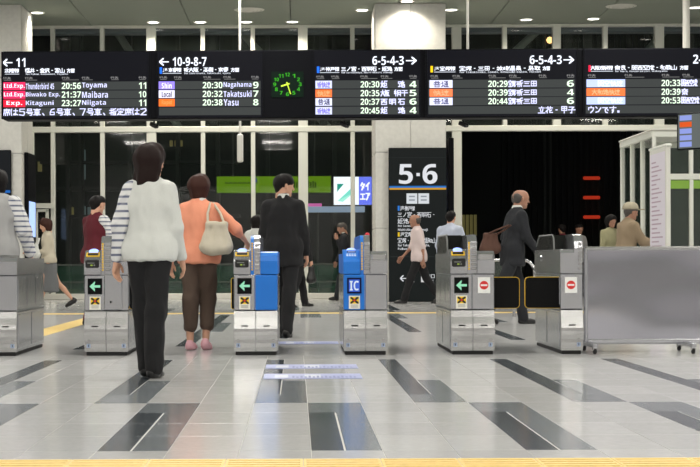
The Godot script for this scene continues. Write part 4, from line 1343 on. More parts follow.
	kanji(im, "エア", 268, 160, 370, 230, rgb8(240, 245, 255), 12)
	glow_mat("advert_screen_face", im, 1.3)
	t = thing("advert_sign", "bright white and blue lit advertisement with a green slash, outside the glass", "sign", Vector3(wx(353, zs), wy(191, zs), -zs))
	put("casing", box_mesh(Vector3(-20 * zs / F, -15 * zs / F, -0.2), Vector3(20 * zs / F, 15 * zs / F, -0.008), 0.01), M.dark_steel, t)
	put("sign_face", plate_mesh(38 * zs / F, 28 * zs / F, 0.006), M.advert_screen_face, t)
	put("bracket", tube_mesh([Vector3(0, 14 * zs / F, -0.1), Vector3(0, 5.0, -0.1)], 0.03, 6), M.dark_steel, t)
	t = thing("light_bar", "pale blue lit strip under the green sign, outside the glass", "sign", Vector3(wx(318, zs), wy(209.5, zs), -zs))
	put("lit_strip", box_mesh(Vector3(-47 * zs / F, -3 * zs / F, -0.05), Vector3(47 * zs / F, 3 * zs / F, 0.0), 0.01), lamp_mat("strip_light", rgb8(150, 175, 200), 0.45), t)
	put("pink_panel", box_mesh(Vector3(-16 * zs / F, 3 * zs / F, -0.05), Vector3(4 * zs / F, 6 * zs / F, 0.0), 0.01), lamp_mat("pink_sign_light", rgb8(225, 110, 190), 0.5), t)
	put("bracket", tube_mesh([Vector3(0, 0, -0.1), Vector3(0, -2.3, -0.1)], 0.03, 6), M.dark_steel, t)
	# ribbed black wall behind the opening on the right, with red lamps
	var zr := 56.0
	var r := thing("dark_facade", "black ribbed wall beyond the wide opening on the right", "building", Vector3(0, 0, -zr))
	put("wall", box_mesh(Vector3(wx(440, zr), -0.2, -1.0), Vector3(wx(860, zr), 12, -0.4)), M.dark_wall, r)
	for k in 26:
		var x := wx(503 + k * 6.0, zr)
		put("wall_rib", box_mesh(Vector3(x, 0.0, -0.4), Vector3(x + 0.07, 11, -0.25)), M.dark_wall, r)
	for k in 4:
		put("window", box_mesh(Vector3(wx(463 + k * 4, zr), wy(236, zr), -0.4), Vector3(wx(466 + k * 4, zr), wy(215, zr), -0.35), 0.01), M.dim_window_light, r)
	var names := ["topmost of three red lamp bars beyond the opening", "second of three red lamp bars beyond the opening", "lowest of three red lamp bars beyond the opening"]
	for k in 3:
		var y: float = [179.0, 198.5, 218.0][k]
		var o := thing("red_lamp_bar", names[k], "lamp", Vector3(wx(592, 56.1), wy(y, 56.1), -56.13), 0.0, "red lamp bars")
		put("lamp_tube", box_mesh(Vector3(-0.28, -0.055, -0.05), Vector3(0.28, 0.055, 0.05), 0.03), M.red_lamp, o)
		put("lamp_back", box_mesh(Vector3(-0.3, -0.08, -0.12), Vector3(0.3, 0.08, -0.05), 0.02), M.dark_steel, o)
	for a in [[545, 26, "upper of two amber lamps seen through the top glass"], [550.5, 41, "lower of two amber lamps seen through the top glass"]]:
		var o := thing("amber_lamp", a[2], "lamp", Vector3(wx(a[0], 48.0), -0.1, -48.0), 0.0, "amber lamps outside")
		put("globe", lathe_mesh([Vector2(0, -0.1), Vector2(0.07, -0.07), Vector2(0.1, 0), Vector2(0.07, 0.07), Vector2(0, 0.1)], 12), M.amber_lamp, o, Vector3(0, wy(a[1], 48.0) + 0.1, 0))
		put("lamp_post", tube_mesh([Vector3(0, 0.0, 0), Vector3(0, wy(a[1], 48.0), 0)], 0.04, 8), M.dark_steel, o)

# ---------------------------------------------------------------- departure board
func board() -> void:
	var zb := 25.05
	var k := zb / F
	var turn := -deg_to_rad(0.85)
	var t := thing("departure_board", "long black departure board of lit panels hanging over the gates", "departure board", Vector3(wx(350, zb), 0, -zb), turn)
	var lx := func(px: float) -> float: return (px - 350.0) * k
	var ly := func(py: float) -> float: return EYE + (262.0 - py) * k
	put("casing", box_mesh(Vector3(lx.call(1.5), ly.call(118.2), -0.42), Vector3(lx.call(733), ly.call(49.6), -0.012), 0.02), M.board_case, t)
	var S := 4.0
	var white := rgb8(240, 244, 255)
	var led := rgb8(226, 248, 222)
	var violet := rgb8(214, 216, 255)
	var head := rgb8(170, 168, 166)
	var rowc := rgb8(54, 57, 56)
	var Y := [[80.6, 88.8], [89.4, 97.4], [98.0, 106.0], [106.8, 114.8]]
	# each display: from, to, and what is written on it
	var panels := [
		{"x": [3, 148.5], "head": "← 11", "hx": [3, 12, 16, 25.2], "num": "11", "arrow": "←", "tab": null, "line": ["北陸線", 4.5, 19], "to": [["福井・金沢・富山", 25, 65], ["方面", 67, 75]], "for": ["for Fukui, Kanazawa, Toyama", 25.5, 68],
			"cap": [[3, 12], [25, 38], [62, 80], [82, 94], [111, 120], [139, 147]],
			"rows": [
				{"cell": [3, 25, rgb8(232, 40, 92), "Ltd.Exp.", white], "en": [["Thunderbird 45", 25.5, 54]], "time": ["20:56", 61.5, 81], "dest": [["Toyama", 82, 107]], "no": ["11", 139, 146.5]},
				{"cell": [3, 25, rgb8(232, 40, 92), "Ltd.Exp.", white], "en": [["Biwako Exp.", 25.5, 60]], "time": ["21:37", 61.5, 81], "dest": [["Maibara", 82, 108]], "no": ["10", 139, 146.5]},
				{"cell": [3, 25, rgb8(232, 30, 58), "Exp.", white], "en": [["Kitaguni", 25.5, 53.5]], "time": ["23:27", 61.5, 81], "dest": [["Niigata", 82, 106]], "no": ["11", 139, 146.5]},
				{"tick": [["席は5号車、6号車、7号車、指定席は2", 3, 148]]},
			]},
		{"x": [158.5, 262.5], "hx": [160, 169, 173, 207], "num": "10-9-8-7", "arrow": "←", "tab": rgb8(30, 110, 245), "tabx": 160, "line": ["JR京都線", 163, 182], "to": [["新大阪・高槻・京都", 184.5, 229], ["方面", 231.5, 240]], "for": ["for Shin-Osaka, Takatsuki, Kyoto", 184.5, 231],
			"cap": [[160, 168], [174.5, 183], [204, 222], [224, 237], [252, 260]],
			"rows": [
				{"cell": [159, 175, rgb8(150, 130, 250), "Shin", white], "time": ["20:30", 203, 223], "dest": [["Nagahama", 224, 252]], "no": ["9", 253.5, 259]},
				{"cell": [159, 175, rgb8(228, 226, 250), "Local", rgb8(50, 44, 60)], "time": ["20:32", 203, 223], "dest": [["Takatsuki", 224, 252]], "no": ["7", 253.5, 259]},
				{"cell": [159, 175, rgb8(250, 112, 40), "Rapid", rgb8(252, 150, 84)], "time": ["20:38", 203, 223], "dest": [["Yasu", 224, 239]], "no": ["8", 253.5, 259]},
				{},
			]},
		{"x": [315, 420.5], "hx": [407, 417, 373, 404.5], "num": "6-5-4-3", "arrow": "→", "tab": rgb8(30, 110, 245), "tabx": 317.5, "line": ["JR神戸線", 320.5, 340], "to": [["三ノ宮・西明石・姫路", 342, 393], ["方面", 395, 403.5]], "for": ["for Sannomiya, Nishi-Akashi, Himeji", 342, 393],
			"cap": [[317, 326], [332, 341], [361, 379], [381.5, 394], [410, 418]],
			"rows": [
				{"cell": [316, 332.5, rgb8(206, 210, 250), "", white], "jp": [["新快速", 318, 331, rgb8(126, 120, 235)]], "time": ["20:30", 361, 380], "dj": [["姫", 381.5, 388.5], ["路", 399, 406]], "no": ["4", 410, 417]},
				{"cell": [316, 332.5, rgb8(250, 116, 60), "", white], "jp": [["快速", 318, 331, rgb8(252, 160, 110)]], "time": ["20:35", 361, 380], "dj": [["大阪", 381.5, 390], ["網干", 395, 409]], "no": ["5", 410, 417]},
				{"cell": [316, 332.5, rgb8(222, 226, 250), "", white], "jp": [["普通", 318.5, 331, rgb8(60, 60, 96)]], "time": ["20:37", 361, 380], "dj": [["西", 381.5, 388.5], ["明", 390, 397], ["石", 399, 406]], "no": ["6", 410, 417]},
				{"cell": [316, 332.5, rgb8(206, 210, 250), "", white], "jp": [["新快速", 318, 331, rgb8(126, 120, 235)]], "time": ["20:45", 361, 380], "dj": [["姫", 381.5, 388.5], ["路", 399, 406]], "no": ["4", 410, 417]},
			]},
		{"x": [428, 576.5], "hx": [564, 574, 530, 562], "num": "6-5-4-3", "arrow": "→", "tab": rgb8(245, 200, 20), "tabx": 431, "line": ["JR宝塚線", 434.5, 456], "to": [["宝塚・三田・城崎温泉・鳥取", 460, 541], ["方面", 543, 550.5]], "for": ["for Takarazuka, Sanda, Kinosaki-onsen, Tottori", 460, 541],
			"cap": [[431, 440], [453, 464], [489, 507], [509.5, 522], [539, 548], [567, 575]],
			"rows": [
				{"cell": [430, 453, rgb8(222, 224, 250), "", white], "jp": [["普通", 434, 450, rgb8(64, 64, 104)]], "time": ["20:29", 488.5, 508], "dj": [["宝塚", 509, 516], ["新三田", 517, 538]], "no": ["6", 567, 574]},
				{"cell": [430, 453, rgb8(250, 124, 76), "", white], "jp": [["快速", 434, 450, rgb8(252, 166, 124)]], "time": ["20:39", 488.5, 508], "dj": [["宝塚", 509, 516], ["新三田", 517, 538]], "no": ["4", 567, 574]},
				{"cell": [430, 453, rgb8(222, 224, 250), "", white], "jp": [["普通", 434, 450, rgb8(64, 64, 104)]], "time": ["20:44", 488.5, 508], "dj": [["宝塚", 509, 516], ["新三田", 517, 538]], "no": ["6", 567, 574]},
				{"tick": [["立花・甲子", 538.5, 576]]},
			]},
		{"x": [585, 728], "hx": [720, 728, 692.5, 706], "num": "2-1", "arrow": "→", "tab": rgb8(232, 30, 66), "tabx": 588.5, "line": ["大阪環状線", 591, 613], "to": [["奈良・関西空港・和歌山", 615, 677], ["方面", 679.5, 688]], "for": ["for Nara, Kansai-airport, Wakayama", 615, 667],
			"cap": [[588, 597], [624.5, 645], [661.5, 680], [682, 694]],
			"rows": [
				{"cell": [586.5, 625, rgb8(186, 200, 252), "", white], "jp": [["関空快速", 598, 623, rgb8(226, 240, 255)]], "time": ["20:33", 661, 680], "dj": [["関西空港", 681, 697]], "no": ["1", 715, 720]},
				{"cell": [586.5, 625, rgb8(250, 116, 60), "", white], "jp": [["大和路快速", 592, 620, rgb8(252, 168, 120)]], "time": ["20:39", 661, 680], "dj": [["奈", 681.5, 688]], "no": ["1", 715, 720]},
				{"cell": [586.5, 625, rgb8(186, 200, 252), "", white], "jp": [["関空快速", 598, 623, rgb8(226, 240, 255)]], "time": ["20:53", 661, 680], "dj": [["関西空港", 681, 699]], "no": ["1", 715, 720]},
				{"tick": [["ウンです。", 588, 624]]},
			]},
	]
	for n in panels.size():
		var p: Dictionary = panels[n]
		var x0: float = p.x[0]
		var y0 := 51.0
		var im := picture(int((p.x[1] - x0) * S), int(66.0 * S), rgb8(10, 11, 17))
		var u := func(px: float) -> float: return (px - x0) * S
		var v := func(py: float) -> float: return (py - y0) * S
		kanji(im, p.arrow, u.call(p.hx[0]), v.call(57), u.call(p.hx[1] + 1.0), v.call(65), white, 4.5)
		words(im, p.num, u.call(p.hx[2]), v.call(56.4), u.call(p.hx[3]), v.call(65.4), white)
		if p.tab != null:
			fill(im, u.call(p.tabx), v.call(66.6), u.call(p.tabx + 2.4), v.call(73), p.tab)
		var ln: String = p.line[0]
		if ln.begins_with("JR"):
			words(im, "JR", u.call(p.line[1]), v.call(67.4), u.call(p.line[1] + 5), v.call(71), white)
			kanji(im, ln.substr(2), u.call(p.line[1] + 6), v.call(67.2), u.call(p.line[2]), v.call(71), white, 2.6)
		else:
			kanji(im, ln, u.call(p.line[1]), v.call(67.2), u.call(p.line[2]), v.call(71), white, 2.6)
		fill(im, u.call(p.line[1]), v.call(72.2), u.call(p.line[2]), v.call(72.9), rgb8(190, 194, 205))
		for w in p.to:
			kanji(im, w[0], u.call(w[1]), v.call(67 if w[0] != "方面" else 67.6), u.call(w[2]), v.call(71.2), white, 3.0)
		words(im, p["for"][0], u.call(p["for"][1]), v.call(71.8), u.call(p["for"][2]), v.call(74.0), rgb8(220, 224, 235))
		for c in p.cap:
			kanji(im, "行先", u.call(c[0]), v.call(75.8), u.call(c[0] + 8), v.call(78), head, 1.4)
			fill(im, u.call(c[0] + 0.5), v.call(78.6), u.call(c[1] - 1), v.call(79.1), rgb8(120, 120, 118))
		for j in 4:
			var row: Dictionary = p.rows[j]
			var ya: float = Y[j][0]
			var yb: float = Y[j][1]
			fill(im, u.call(x0 + 0.8), v.call(ya), u.call(p.x[1] - 1.2), v.call(yb), rowc)
			if row.has("cell"):
				var c: Array = row.cell
				fill(im, u.call(c[0]), v.call(ya + 0.2), u.call(c[1]), v.call(yb - 0.2), c[2])
				if c[3] != "":
					var m: float = 0.6 if c[3].length() > 5 else 3.0
					words(im, c[3], u.call(c[0] + m), v.call(ya + 1.4), u.call(c[1] - m), v.call(yb - 1.0), c[4])
			for w in row.get("en", []):
				words(im, w[0], u.call(w[1]), v.call(ya + 1.2), u.call(w[2]), v.call(yb - 0.8), violet)
			for w in row.get("jp", []):
				kanji(im, w[0], u.call(w[1]), v.call(ya + 1.4), u.call(w[2]), v.call(yb - 1.6), w[3], 2.6)
			if row.has("time"):
				words(im, row.time[0], u.call(row.time[1]), v.call(ya + 0.8), u.call(row.time[2]), v.call(yb - 0.8), led)
			for w in row.get("dest", []):
				words(im, w[0], u.call(w[1]), v.call(ya + 0.8), u.call(w[2]), v.call(yb - 0.6), violet)
			for w in row.get("dj", []):
				kanji(im, w[0], u.call(w[1]), v.call(ya + 1.0), u.call(w[2]), v.call(yb - 1.2), violet, 4.0)
			if row.has("no"):
				words(im, row.no[0], u.call(row.no[1]), v.call(ya + 0.8), u.call(row.no[2]), v.call(yb - 0.8), led)
			for w in row.get("tick", []):
				kanji(im, w[0], u.call(w[1]), v.call(ya + 0.9), u.call(w[2]), v.call(yb - 0.7), violet, 4.0)
		glow_mat("led_screen_%d" % n, im, 1.5)
		var pw: float = lx.call(p.x[1]) - lx.call(p.x[0])
		var ph := 66.0 * k
		var cx: float = (lx.call(p.x[0]) + lx.call(p.x[1])) / 2
		var cy: float = ly.call(84.0)
		var d := put("display_panel", plate_mesh(pw, ph, 0.01), M["led_screen_%d" % n], t, Vector3(cx, cy, 0.0))
		var fr := put("panel_frame", box_mesh(Vector3(-pw / 2 - 0.03, -ph / 2 - 0.012, -0.012), Vector3(-pw / 2 - 0.002, ph / 2 + 0.012, 0.006), 0.003), M.board_case, d)
		put("panel_frame", box_mesh(Vector3(pw / 2 + 0.002, -ph / 2 - 0.012, -0.012), Vector3(pw / 2 + 0.03, ph / 2 + 0.012, 0.006), 0.003), M.board_case, d)
		var l := AreaLight3D.new()
		l.name = "display_glow"
		l.area_size = Vector2(pw, ph * 0.5)
		l.light_color = Color(0.9, 0.92, 1.0)
		l.light_energy = 0.25
		l.area_range = 40.0
		l.shadow_enabled = true
		t.add_child(l, true)
		l.position = Vector3(cx, cy - ph * 0.2, 0.03)
		l.rotation.y = PI
	# the clock between the second and third displays
	var im := picture(256, 208, rgb8(6, 34, 18))
	var g := rgb8(70, 205, 40)
	for n in 12:
		var a := TAU * (n + 1) / 12.0
		var c := Vector2(128 + sin(a) * 102, 104 - cos(a) * 80)
		words(im, str(n + 1), c.x - (12 if n < 9 else 19), c.y - 15, c.x + (12 if n < 9 else 19), c.y + 15, g)
	glow_mat("clock_screen", im, 0.9)
	var ck := put("clock", plate_mesh(32 * k, 25.5 * k, 0.012), M.clock_screen, t, Vector3(lx.call(288), ly.call(84.2), 0.0))
	var hand := lamp_mat("clock_hand_light", rgb8(175, 205, 50), 0.8)
	for h in [["hour_hand", 253.5, 0.1, 0.012], ["minute_hand", 162.0, 0.155, 0.008]]:
		var a := deg_to_rad(h[1])
		var hm := put(h[0], box_mesh(Vector3(-h[3], -0.035, 0.006), Vector3(h[3], h[2], 0.012), 0.003), hand, ck, Vector3(0, 0, 0), Vector3(0, 0, -a))
	# rods up to the ceiling
	for px in [469.5, 712]:
		put("hanger_rod", tube_mesh([Vector3(lx.call(px), ly.call(49.8), -0.22), Vector3(lx.call(px), CEIL, -0.22)], 0.02, 8), M.rod_paint, t)
	# small cameras under the board
	for c in [[153, "small dark camera under the board, left of the clock"], [345.5, "small dark camera under the board, right of the clock"], [466, "small dark camera under the board beside the middle pillar"]]:
		var o := thing("security_camera", c[1], "camera", Vector3(wx(c[0], 24.9), wy(118.3, 24.9) + (350.0 - c[0]) * -0.0000, -25.2), 0.7, "cameras under the board")
		put("mount", tube_mesh([Vector3(0, -0.003, 0), Vector3(0, -0.05, 0)], 0.012, 8), M.black_plastic, o)
		put("camera_body", box_mesh(Vector3(-0.035, -0.1, -0.06), Vector3(0.035, -0.035, 0.1), 0.012), M.black_plastic, o, Vector3.ZERO, Vector3(0.35, 0, 0))
		put("lens", lathe_mesh([Vector2(0, 0.012), Vector2(0.02, 0.01), Vector2(0.026, 0), Vector2(0.026, -0.01)], 12), M.black_gloss, o, Vector3(0, -0.1, 0.075), Vector3(PI / 2 + 0.35, 0, 0))

# ---------------------------------------------------------------- gates and the barrier
func gates() -> void:
	var z := -14.35
	gate("ticket gate at the left picture edge, mostly its steel right side in view", Vector3(-2.744, 0, z), {"screen": "arrow_screen", "low": true})
	gate("steel ticket gate with green arrow screen beside the woman in white", Vector3(-1.8, 0, z), {"screen": "arrow_screen", "cover": true, "flaps": [[0.372, 0.42, -0.16]]})
	gate("ticket gate with a plain bright blue right half and green arrow", Vector3(-0.53, 0, z), {"screen": "arrow_screen", "right": "blue_paint", "cheek": "blue_paint", "flaps": [[-0.022, 0.004, -0.12]]})
	gate("ticket gate with a blue left half and IC screen", Vector3(0.402, 0, z), {"screen": "ic_screen", "left": "blue_paint", "console": "blue_paint", "cheek": "blue_paint", "red_dome": true})
	gate("steel ticket gate with both a green arrow and a red no-entry sticker", Vector3(1.312, 0, z), {"screen": "arrow_screen", "barred": true, "visor": true, "flaps": [[0.33, 0.592, -0.09]]})
	gate("narrow end ticket gate beside the steel barrier, red no-entry sticker", Vector3(2.245, 0, z), {"w": 0.19, "barred": true, "visor": true, "flaps": [[-0.288, 0.04, -0.09]]})

func fittings() -> void:
	# the steel barrier on castors
	var zb := 14.6
	var x0 := wx(584, zb)
	var x1 := x0 + 1.62
	var top := wy(247.5, zb)
	var low := wy(343.5, zb)
	var t := thing("steel_barrier", "wide brushed steel barrier panel on castors right of the gates", "barrier", Vector3(x0, 0, -zb))
	var w := x1 - x0
	put("panel_sheet", wavy_sheet(0.03, w - 0.03, low + 0.02, top - 0.03, -0.012, 0.018), M.steel_sheet, t)
	put("top_rail", box_mesh(Vector3(0.0, top - 0.035, -0.045), Vector3(w, top, 0.01), 0.012), M.steel_bright, t)
	put("bottom_rail", box_mesh(Vector3(0.0, low, -0.04), Vector3(w, low + 0.03, 0.0), 0.008), M.steel, t)
	for x in [0.0, w - 0.035]:
		put("side_post", box_mesh(Vector3(x, low, -0.045), Vector3(x + 0.035, top - 0.01, 0.008), 0.01), M.steel, t)
	for x in [0.045, 0.88]:
		var foot := put("foot_bar", box_mesh(Vector3(x - 0.02, 0.052, -0.32), Vector3(x + 0.02, low + 0.01, 0.3), 0.006), M.steel, t)
		for z in [-0.27, 0.26]:
			put("castor_fork", box_mesh(Vector3(x - 0.02, 0.03, z - 0.02), Vector3(x + 0.02, 0.058, z + 0.02), 0.004), M.chrome, foot)
			put("castor_wheel", lathe_mesh([Vector2(0, 0.014), Vector2(0.022, 0.014), Vector2(0.028, 0.008), Vector2(0.028, -0.008), Vector2(0.022, -0.014), Vector2(0, -0.014)], 16), M.rubber, foot, Vector3(x, 0.028, z), Vector3(0, 0, PI / 2))
	put("cross_bar", box_mesh(Vector3(0.06, 0.058, -0.29), Vector3(w - 0.1, 0.085, -0.26), 0.006), M.steel, t)
	# rounded end of a glass handrail, far behind the closed flaps
	var zh := 24.0
	var hr := thing("handrail_end", "shiny rounded glass handrail end behind the black gate flaps", "handrail", Vector3(wx(523, zh), 0, -zh), 0.9)
	var arc := []
	for k in 13:
		var a := PI * 0.5 + PI * k / 12.0
		arc.append(Vector3(0, 0.62 + sin(a) * 0.19, cos(a) * -0.19))
	arc.append(Vector3(0, 0.43, -1.2))
	arc.push_front(Vector3(0, 0.81, -1.2))
	put("rim", tube_mesh(arc, 0.022, 8), M.chrome, hr)
	put("glass_side", box_mesh(Vector3(-0.006, 0.44, -1.2), Vector3(0.006, 0.8, -0.02), 0.002), M.booth_glass, hr)
	for z in [-0.15, -1.1]:
		put("post", tube_mesh([Vector3(0, 0, z), Vector3(0, 0.45, z)], 0.025, 8), M.chrome, hr)
	# glazed office at the right
	var zn := 27.0
	var zf := 29.57
	var bx := wx(652, zn)
	var ty := wy(132, zn)
	var b := thing("glass_booth", "white framed glass booth behind the steel barrier at the right", "booth", Vector3(bx, 0, -zn))
	var d := zf - zn
	for k in 4:
		var z := -d * k / 3.0
		put("post", box_mesh(Vector3(0, 0, z - 0.05), Vector3(0.07, ty, z + 0.02), 0.006), M.mullion_paint, b)
		if k < 3:
			put("pane", box_mesh(Vector3(0.03, 0.9, z - d / 3.0 + 0.02), Vector3(0.038, ty - 0.1, z - 0.05), 0.001), M.booth_glass, b)
			put("lower_panel", box_mesh(Vector3(0.02, 0.02, z - d / 3.0 + 0.02), Vector3(0.05, 0.88, z - 0.05), 0.004), M.white_paint, b)
	put("side_rail", box_mesh(Vector3(-0.01, ty - 0.1, -d - 0.05), Vector3(0.09, ty, 0.03), 0.008), M.mullion_paint, b)
	put("roof", box_mesh(Vector3(-0.02, ty, -d - 0.1), Vector3(3.2, ty + 0.03, 0.06), 0.01), M.white_paint, b)
	for k in 6:
		var x := 0.6 * k
		put("post", box_mesh(Vector3(x, 0, -0.05), Vector3(x + 0.06, ty, 0.03), 0.006), M.mullion_paint, b)
		if k < 5:
			for y in [[0.9, wy(190, zn)], [wy(174, zn), ty - 0.1]]:
				put("pane", box_mesh(Vector3(x + 0.06, y[0], -0.012), Vector3(x + 0.6, y[1], -0.004), 0.001), M.booth_glass, b)
			put("lower_panel", box_mesh(Vector3(x + 0.06, 0.02, -0.02), Vector3(x + 0.6, 0.88, 0.0), 0.004), M.white_paint, b)
	put("front_rail", box_mesh(Vector3(0, ty - 0.1, -0.05), Vector3(3.2, ty, 0.035), 0.008), M.mullion_paint, b)
	put("front_rail", box_mesh(Vector3(0, wy(181, zn), -0.04), Vector3(3.2, wy(175, zn), 0.035), 0.008), M.mullion_paint, b)
	put("green_band", box_mesh(Vector3(0.06, wy(190, zn), -0.02), Vector3(3.2, wy(181.5, zn), 0.02), 0.004), mat("green_band_paint", rgb8(128, 170, 62), 0.4), b)
	put("sill", box_mesh(Vector3(0, 0.86, -0.1), Vector3(3.2, 0.91, 0.1), 0.008), M.mullion_paint, b)
	put("back_rail", box_mesh(Vector3(0.05, ty - 0.1, -d - 0.06), Vector3(3.2, ty, -d - 0.02)), M.mullion_paint, b)
	# notice panel standing in front of it, turned to the left
	var im := picture(200, 480, rgb8(222, 216, 226))
	for k in 34:
		var wd := 60 + (k * 37) % 90
		fill(im, 22, 24 + k * 13, 22 + wd, 28 + k * 13, rgb8(176, 150, 168))
	print_mat("notice_print", im)
	var z1 := 19.0
	var np := thing("notice_panel", "tall narrow white notice panel with fine print before the glass booth", "notice board", Vector3(wx(666, z1), 0, -z1))
	var nh := wy(147.5, z1)
	put("board", box_mesh(Vector3(0.0, 0.1, -0.86), Vector3(0.055, nh, 0.0), 0.006), M.white_paint, np)
	put("printed_sheet", plate_mesh(0.8, nh - 0.2, 0.002), M.notice_print, np, Vector3(-0.003, nh / 2 + 0.05, -0.43), Vector3(0, -PI / 2, 0))
	put("cap_rail", box_mesh(Vector3(-0.01, nh, -0.88), Vector3(0.065, nh + 0.03, 0.02), 0.006), M.mullion_paint, np)
	for z in [-0.75, -0.1]:
		put("foot", box_mesh(Vector3(-0.2, 0, z - 0.03), Vector3(0.25, 0.11, z + 0.03), 0.01), M.steel, np)
	# hanging display at the right edge
	im = picture(240, 200, rgb8(110, 116, 114))
	for r in 5:
		fill(im, 6, 6 + r * 39, 56, 36 + r * 39, rgb8(160, 175, 250) if r != 1 else rgb8(250, 100, 40))
		fill(im, 96, 8 + r * 39, 146, 34 + r * 39, rgb8(176, 240, 190))
		fill(im, 156, 8 + r * 39, 236, 34 + r * 39, rgb8(196, 220, 250))
	glow_mat("side_screen_face", im, 0.85)
	var zm := 23.0
	var mon := thing("hanging_monitor", "tilted lit timetable screen hanging at the right edge under the board", "monitor", Vector3(wx(678, zm), wy(133, zm), -zm), -0.75)
	put("monitor_case", box_mesh(Vector3(-0.02, -0.25, -0.1), Vector3(0.92, 0.25, -0.008), 0.01), M.board_case, mon)
	put("screen", plate_mesh(0.88, 0.46, 0.006), M.side_screen_face, mon, Vector3(0.45, 0, 0))
	put("hanger_rod", tube_mesh([Vector3(0.45, 0.25, -0.05), Vector3(0.45, 0.32, -0.05)], 0.03, 8), M.rod_paint, mon)
	# free rods and the white tube speaker
	t = thing("hanging_speaker", "slim white tube speaker on a thin rod behind the board", "speaker", Vector3(wx(240.5, 30), 0, -30))
	put("rod", tube_mesh([Vector3(0, wy(134, 30), 0), Vector3(0, CEIL, 0)], 0.022, 8), M.rod_paint, t)
	put("speaker_tube", box_mesh(Vector3(-0.055, wy(162, 30), -0.055), Vector3(0.055, wy(134, 30), 0.055), 0.02), M.white_paint, t)
	t = thing("ceiling_pole", "thick pale pole hanging from the ceiling at the far right", "pole", Vector3(wx(687, 30.5), 0, -30.5))
	put("pole_tube", tube_mesh([Vector3(0, wy(110, 30.5), 0), Vector3(0, CEIL, 0)], 0.065, 14), M.rod_paint, t)
	put("ceiling_flange", lathe_mesh([Vector2(0.065, CEIL - 0.05), Vector2(0.12, CEIL - 0.02), Vector2(0.12, CEIL)], 16), M.rod_paint, t)
	for v in [[250, 9.6, "round white ceiling vent above the clock"], [622, 7.2, "round white ceiling vent near the right pole"]]:
		var z: float = (CEIL - EYE) * F / (262.0 - v[1])
		var o := thing("ceiling_vent", v[2], "vent", Vector3(wx(v[0], z), CEIL, -z), 0.0, "round ceiling vents")
		for r in 3:
			put("vent_ring", lathe_mesh([Vector2(0.1 + r * 0.075, -0.005), Vector2(0.11 + r * 0.075, -0.03 + r * 0.006), Vector2(0.155 + r * 0.075, -0.02 + r * 0.006), Vector2(0.16 + r * 0.075, 0.0)], 24), M.white_paint, o)
		put("vent_cap", lathe_mesh([Vector2(0, -0.035), Vector2(0.07, -0.03), Vector2(0.08, -0.012), Vector2(0.07, 0)], 24), M.white_paint, o)

# a thin sheet whose faces are not quite flat
func wavy_sheet(x0: float, x1: float, y0: float, y1: float, z: float, thick: float) -> ArrayMesh:
	var n := FastNoiseLite.new()
	n.seed = 4
	n.frequency = 1.1
	n.fractal_octaves = 1
	var v := PackedVector3Array()
	var nn := PackedVector3Array()
	var ids := PackedInt32Array()
	var nx := 40
	var ny := 24
	for side in 2:
		var base := v.size()
		for j in ny + 1:
			for i in nx + 1:
				var x := lerpf(x0, x1, float(i) / nx)
				var y := lerpf(y0, y1, float(j) / ny)
				var h := func(a: float, b: float) -> float: return n.get_noise_2d(a * 0.6, b * 1.6) * 0.0035
				v.append(Vector3(x, y, z - side * thick + h.call(x, y)))
				var g := Vector3(-(h.call(x + 0.01, y) - h.call(x - 0.01, y)) / 0.02, -(h.call(x, y + 0.01) - h.call(x, y - 0.01)) / 0.02, 1.0).normalized()
				nn.append(g if side == 0 else -g)
		for j in ny:
			for i in nx:
				var a := base + j * (nx + 1) + i
				var q := [a, a + nx + 1, a + nx + 2, a + 1]
				if side == 1:
					q = [a, a + 1, a + nx + 2, a + nx + 1]
				ids.append_array([q[0], q[1], q[2], q[0], q[2], q[3]])
	return net_mesh([[v, nn, ids]])

# ---------------------------------------------------------------- people
func stand(px: float, z: float) -> Vector3:
	return Vector3(wx(px, z), 0, -z)

func bag(label: String, p: Node3D, mid: Vector3, size: Vector3, m: String, shoulder := Vector3.ZERO, turn := 0.0) -> void:
	var t := thing("bag", label, "bag", p.transform * mid, p.rotation.y + turn)
	var h := size * 0.5
	var bones := [bone(Vector3(-h.x * 0.6, -h.y * 0.55, 0), Vector3(h.x * 0.6, -h.y * 0.55, 0), h.z * 1.1, h.z * 1.1, 0.04), bone(Vector3(-h.x * 0.75, -h.y * 0.4, 0), Vector3(-h.x * 0.6, h.y * 0.8, 0), h.z, h.z * 0.4, 0.05), bone(Vector3(h.x * 0.75, -h.y * 0.4, 0), Vector3(h.x * 0.6, h.y * 0.8, 0), h.z, h.z * 0.4, 0.05), bone(Vector3(0, -h.y * 0.5, 0), Vector3(0, h.y * 0.8, 0), h.z * 1.1, h.z * 0.4, 0.06), bone(Vector3(-h.x * 0.6, h.y * 0.8, 0), Vector3(h.x * 0.6, h.y * 0.8, 0), h.z * 0.4, h.z * 0.4, 0.04)]
	put("pouch", net_mesh([nets(bones, 0.012, [], 0.012)]), M[m], t)
	if shoulder != Vector3.ZERO:
		var top := Basis(Vector3.UP, -turn) * (shoulder - mid)
		for s in [-1.0, 1.0]:
			var a := Vector3(h.x * 0.6 * s, h.y * 0.8, 0)
			put("handle", tube_mesh([a, a.lerp(top, 0.5) + Vector3(0.02 * s, 0, 0), top + Vector3(0.012 * s, 0, 0)], 0.012, 6), M[m], t)

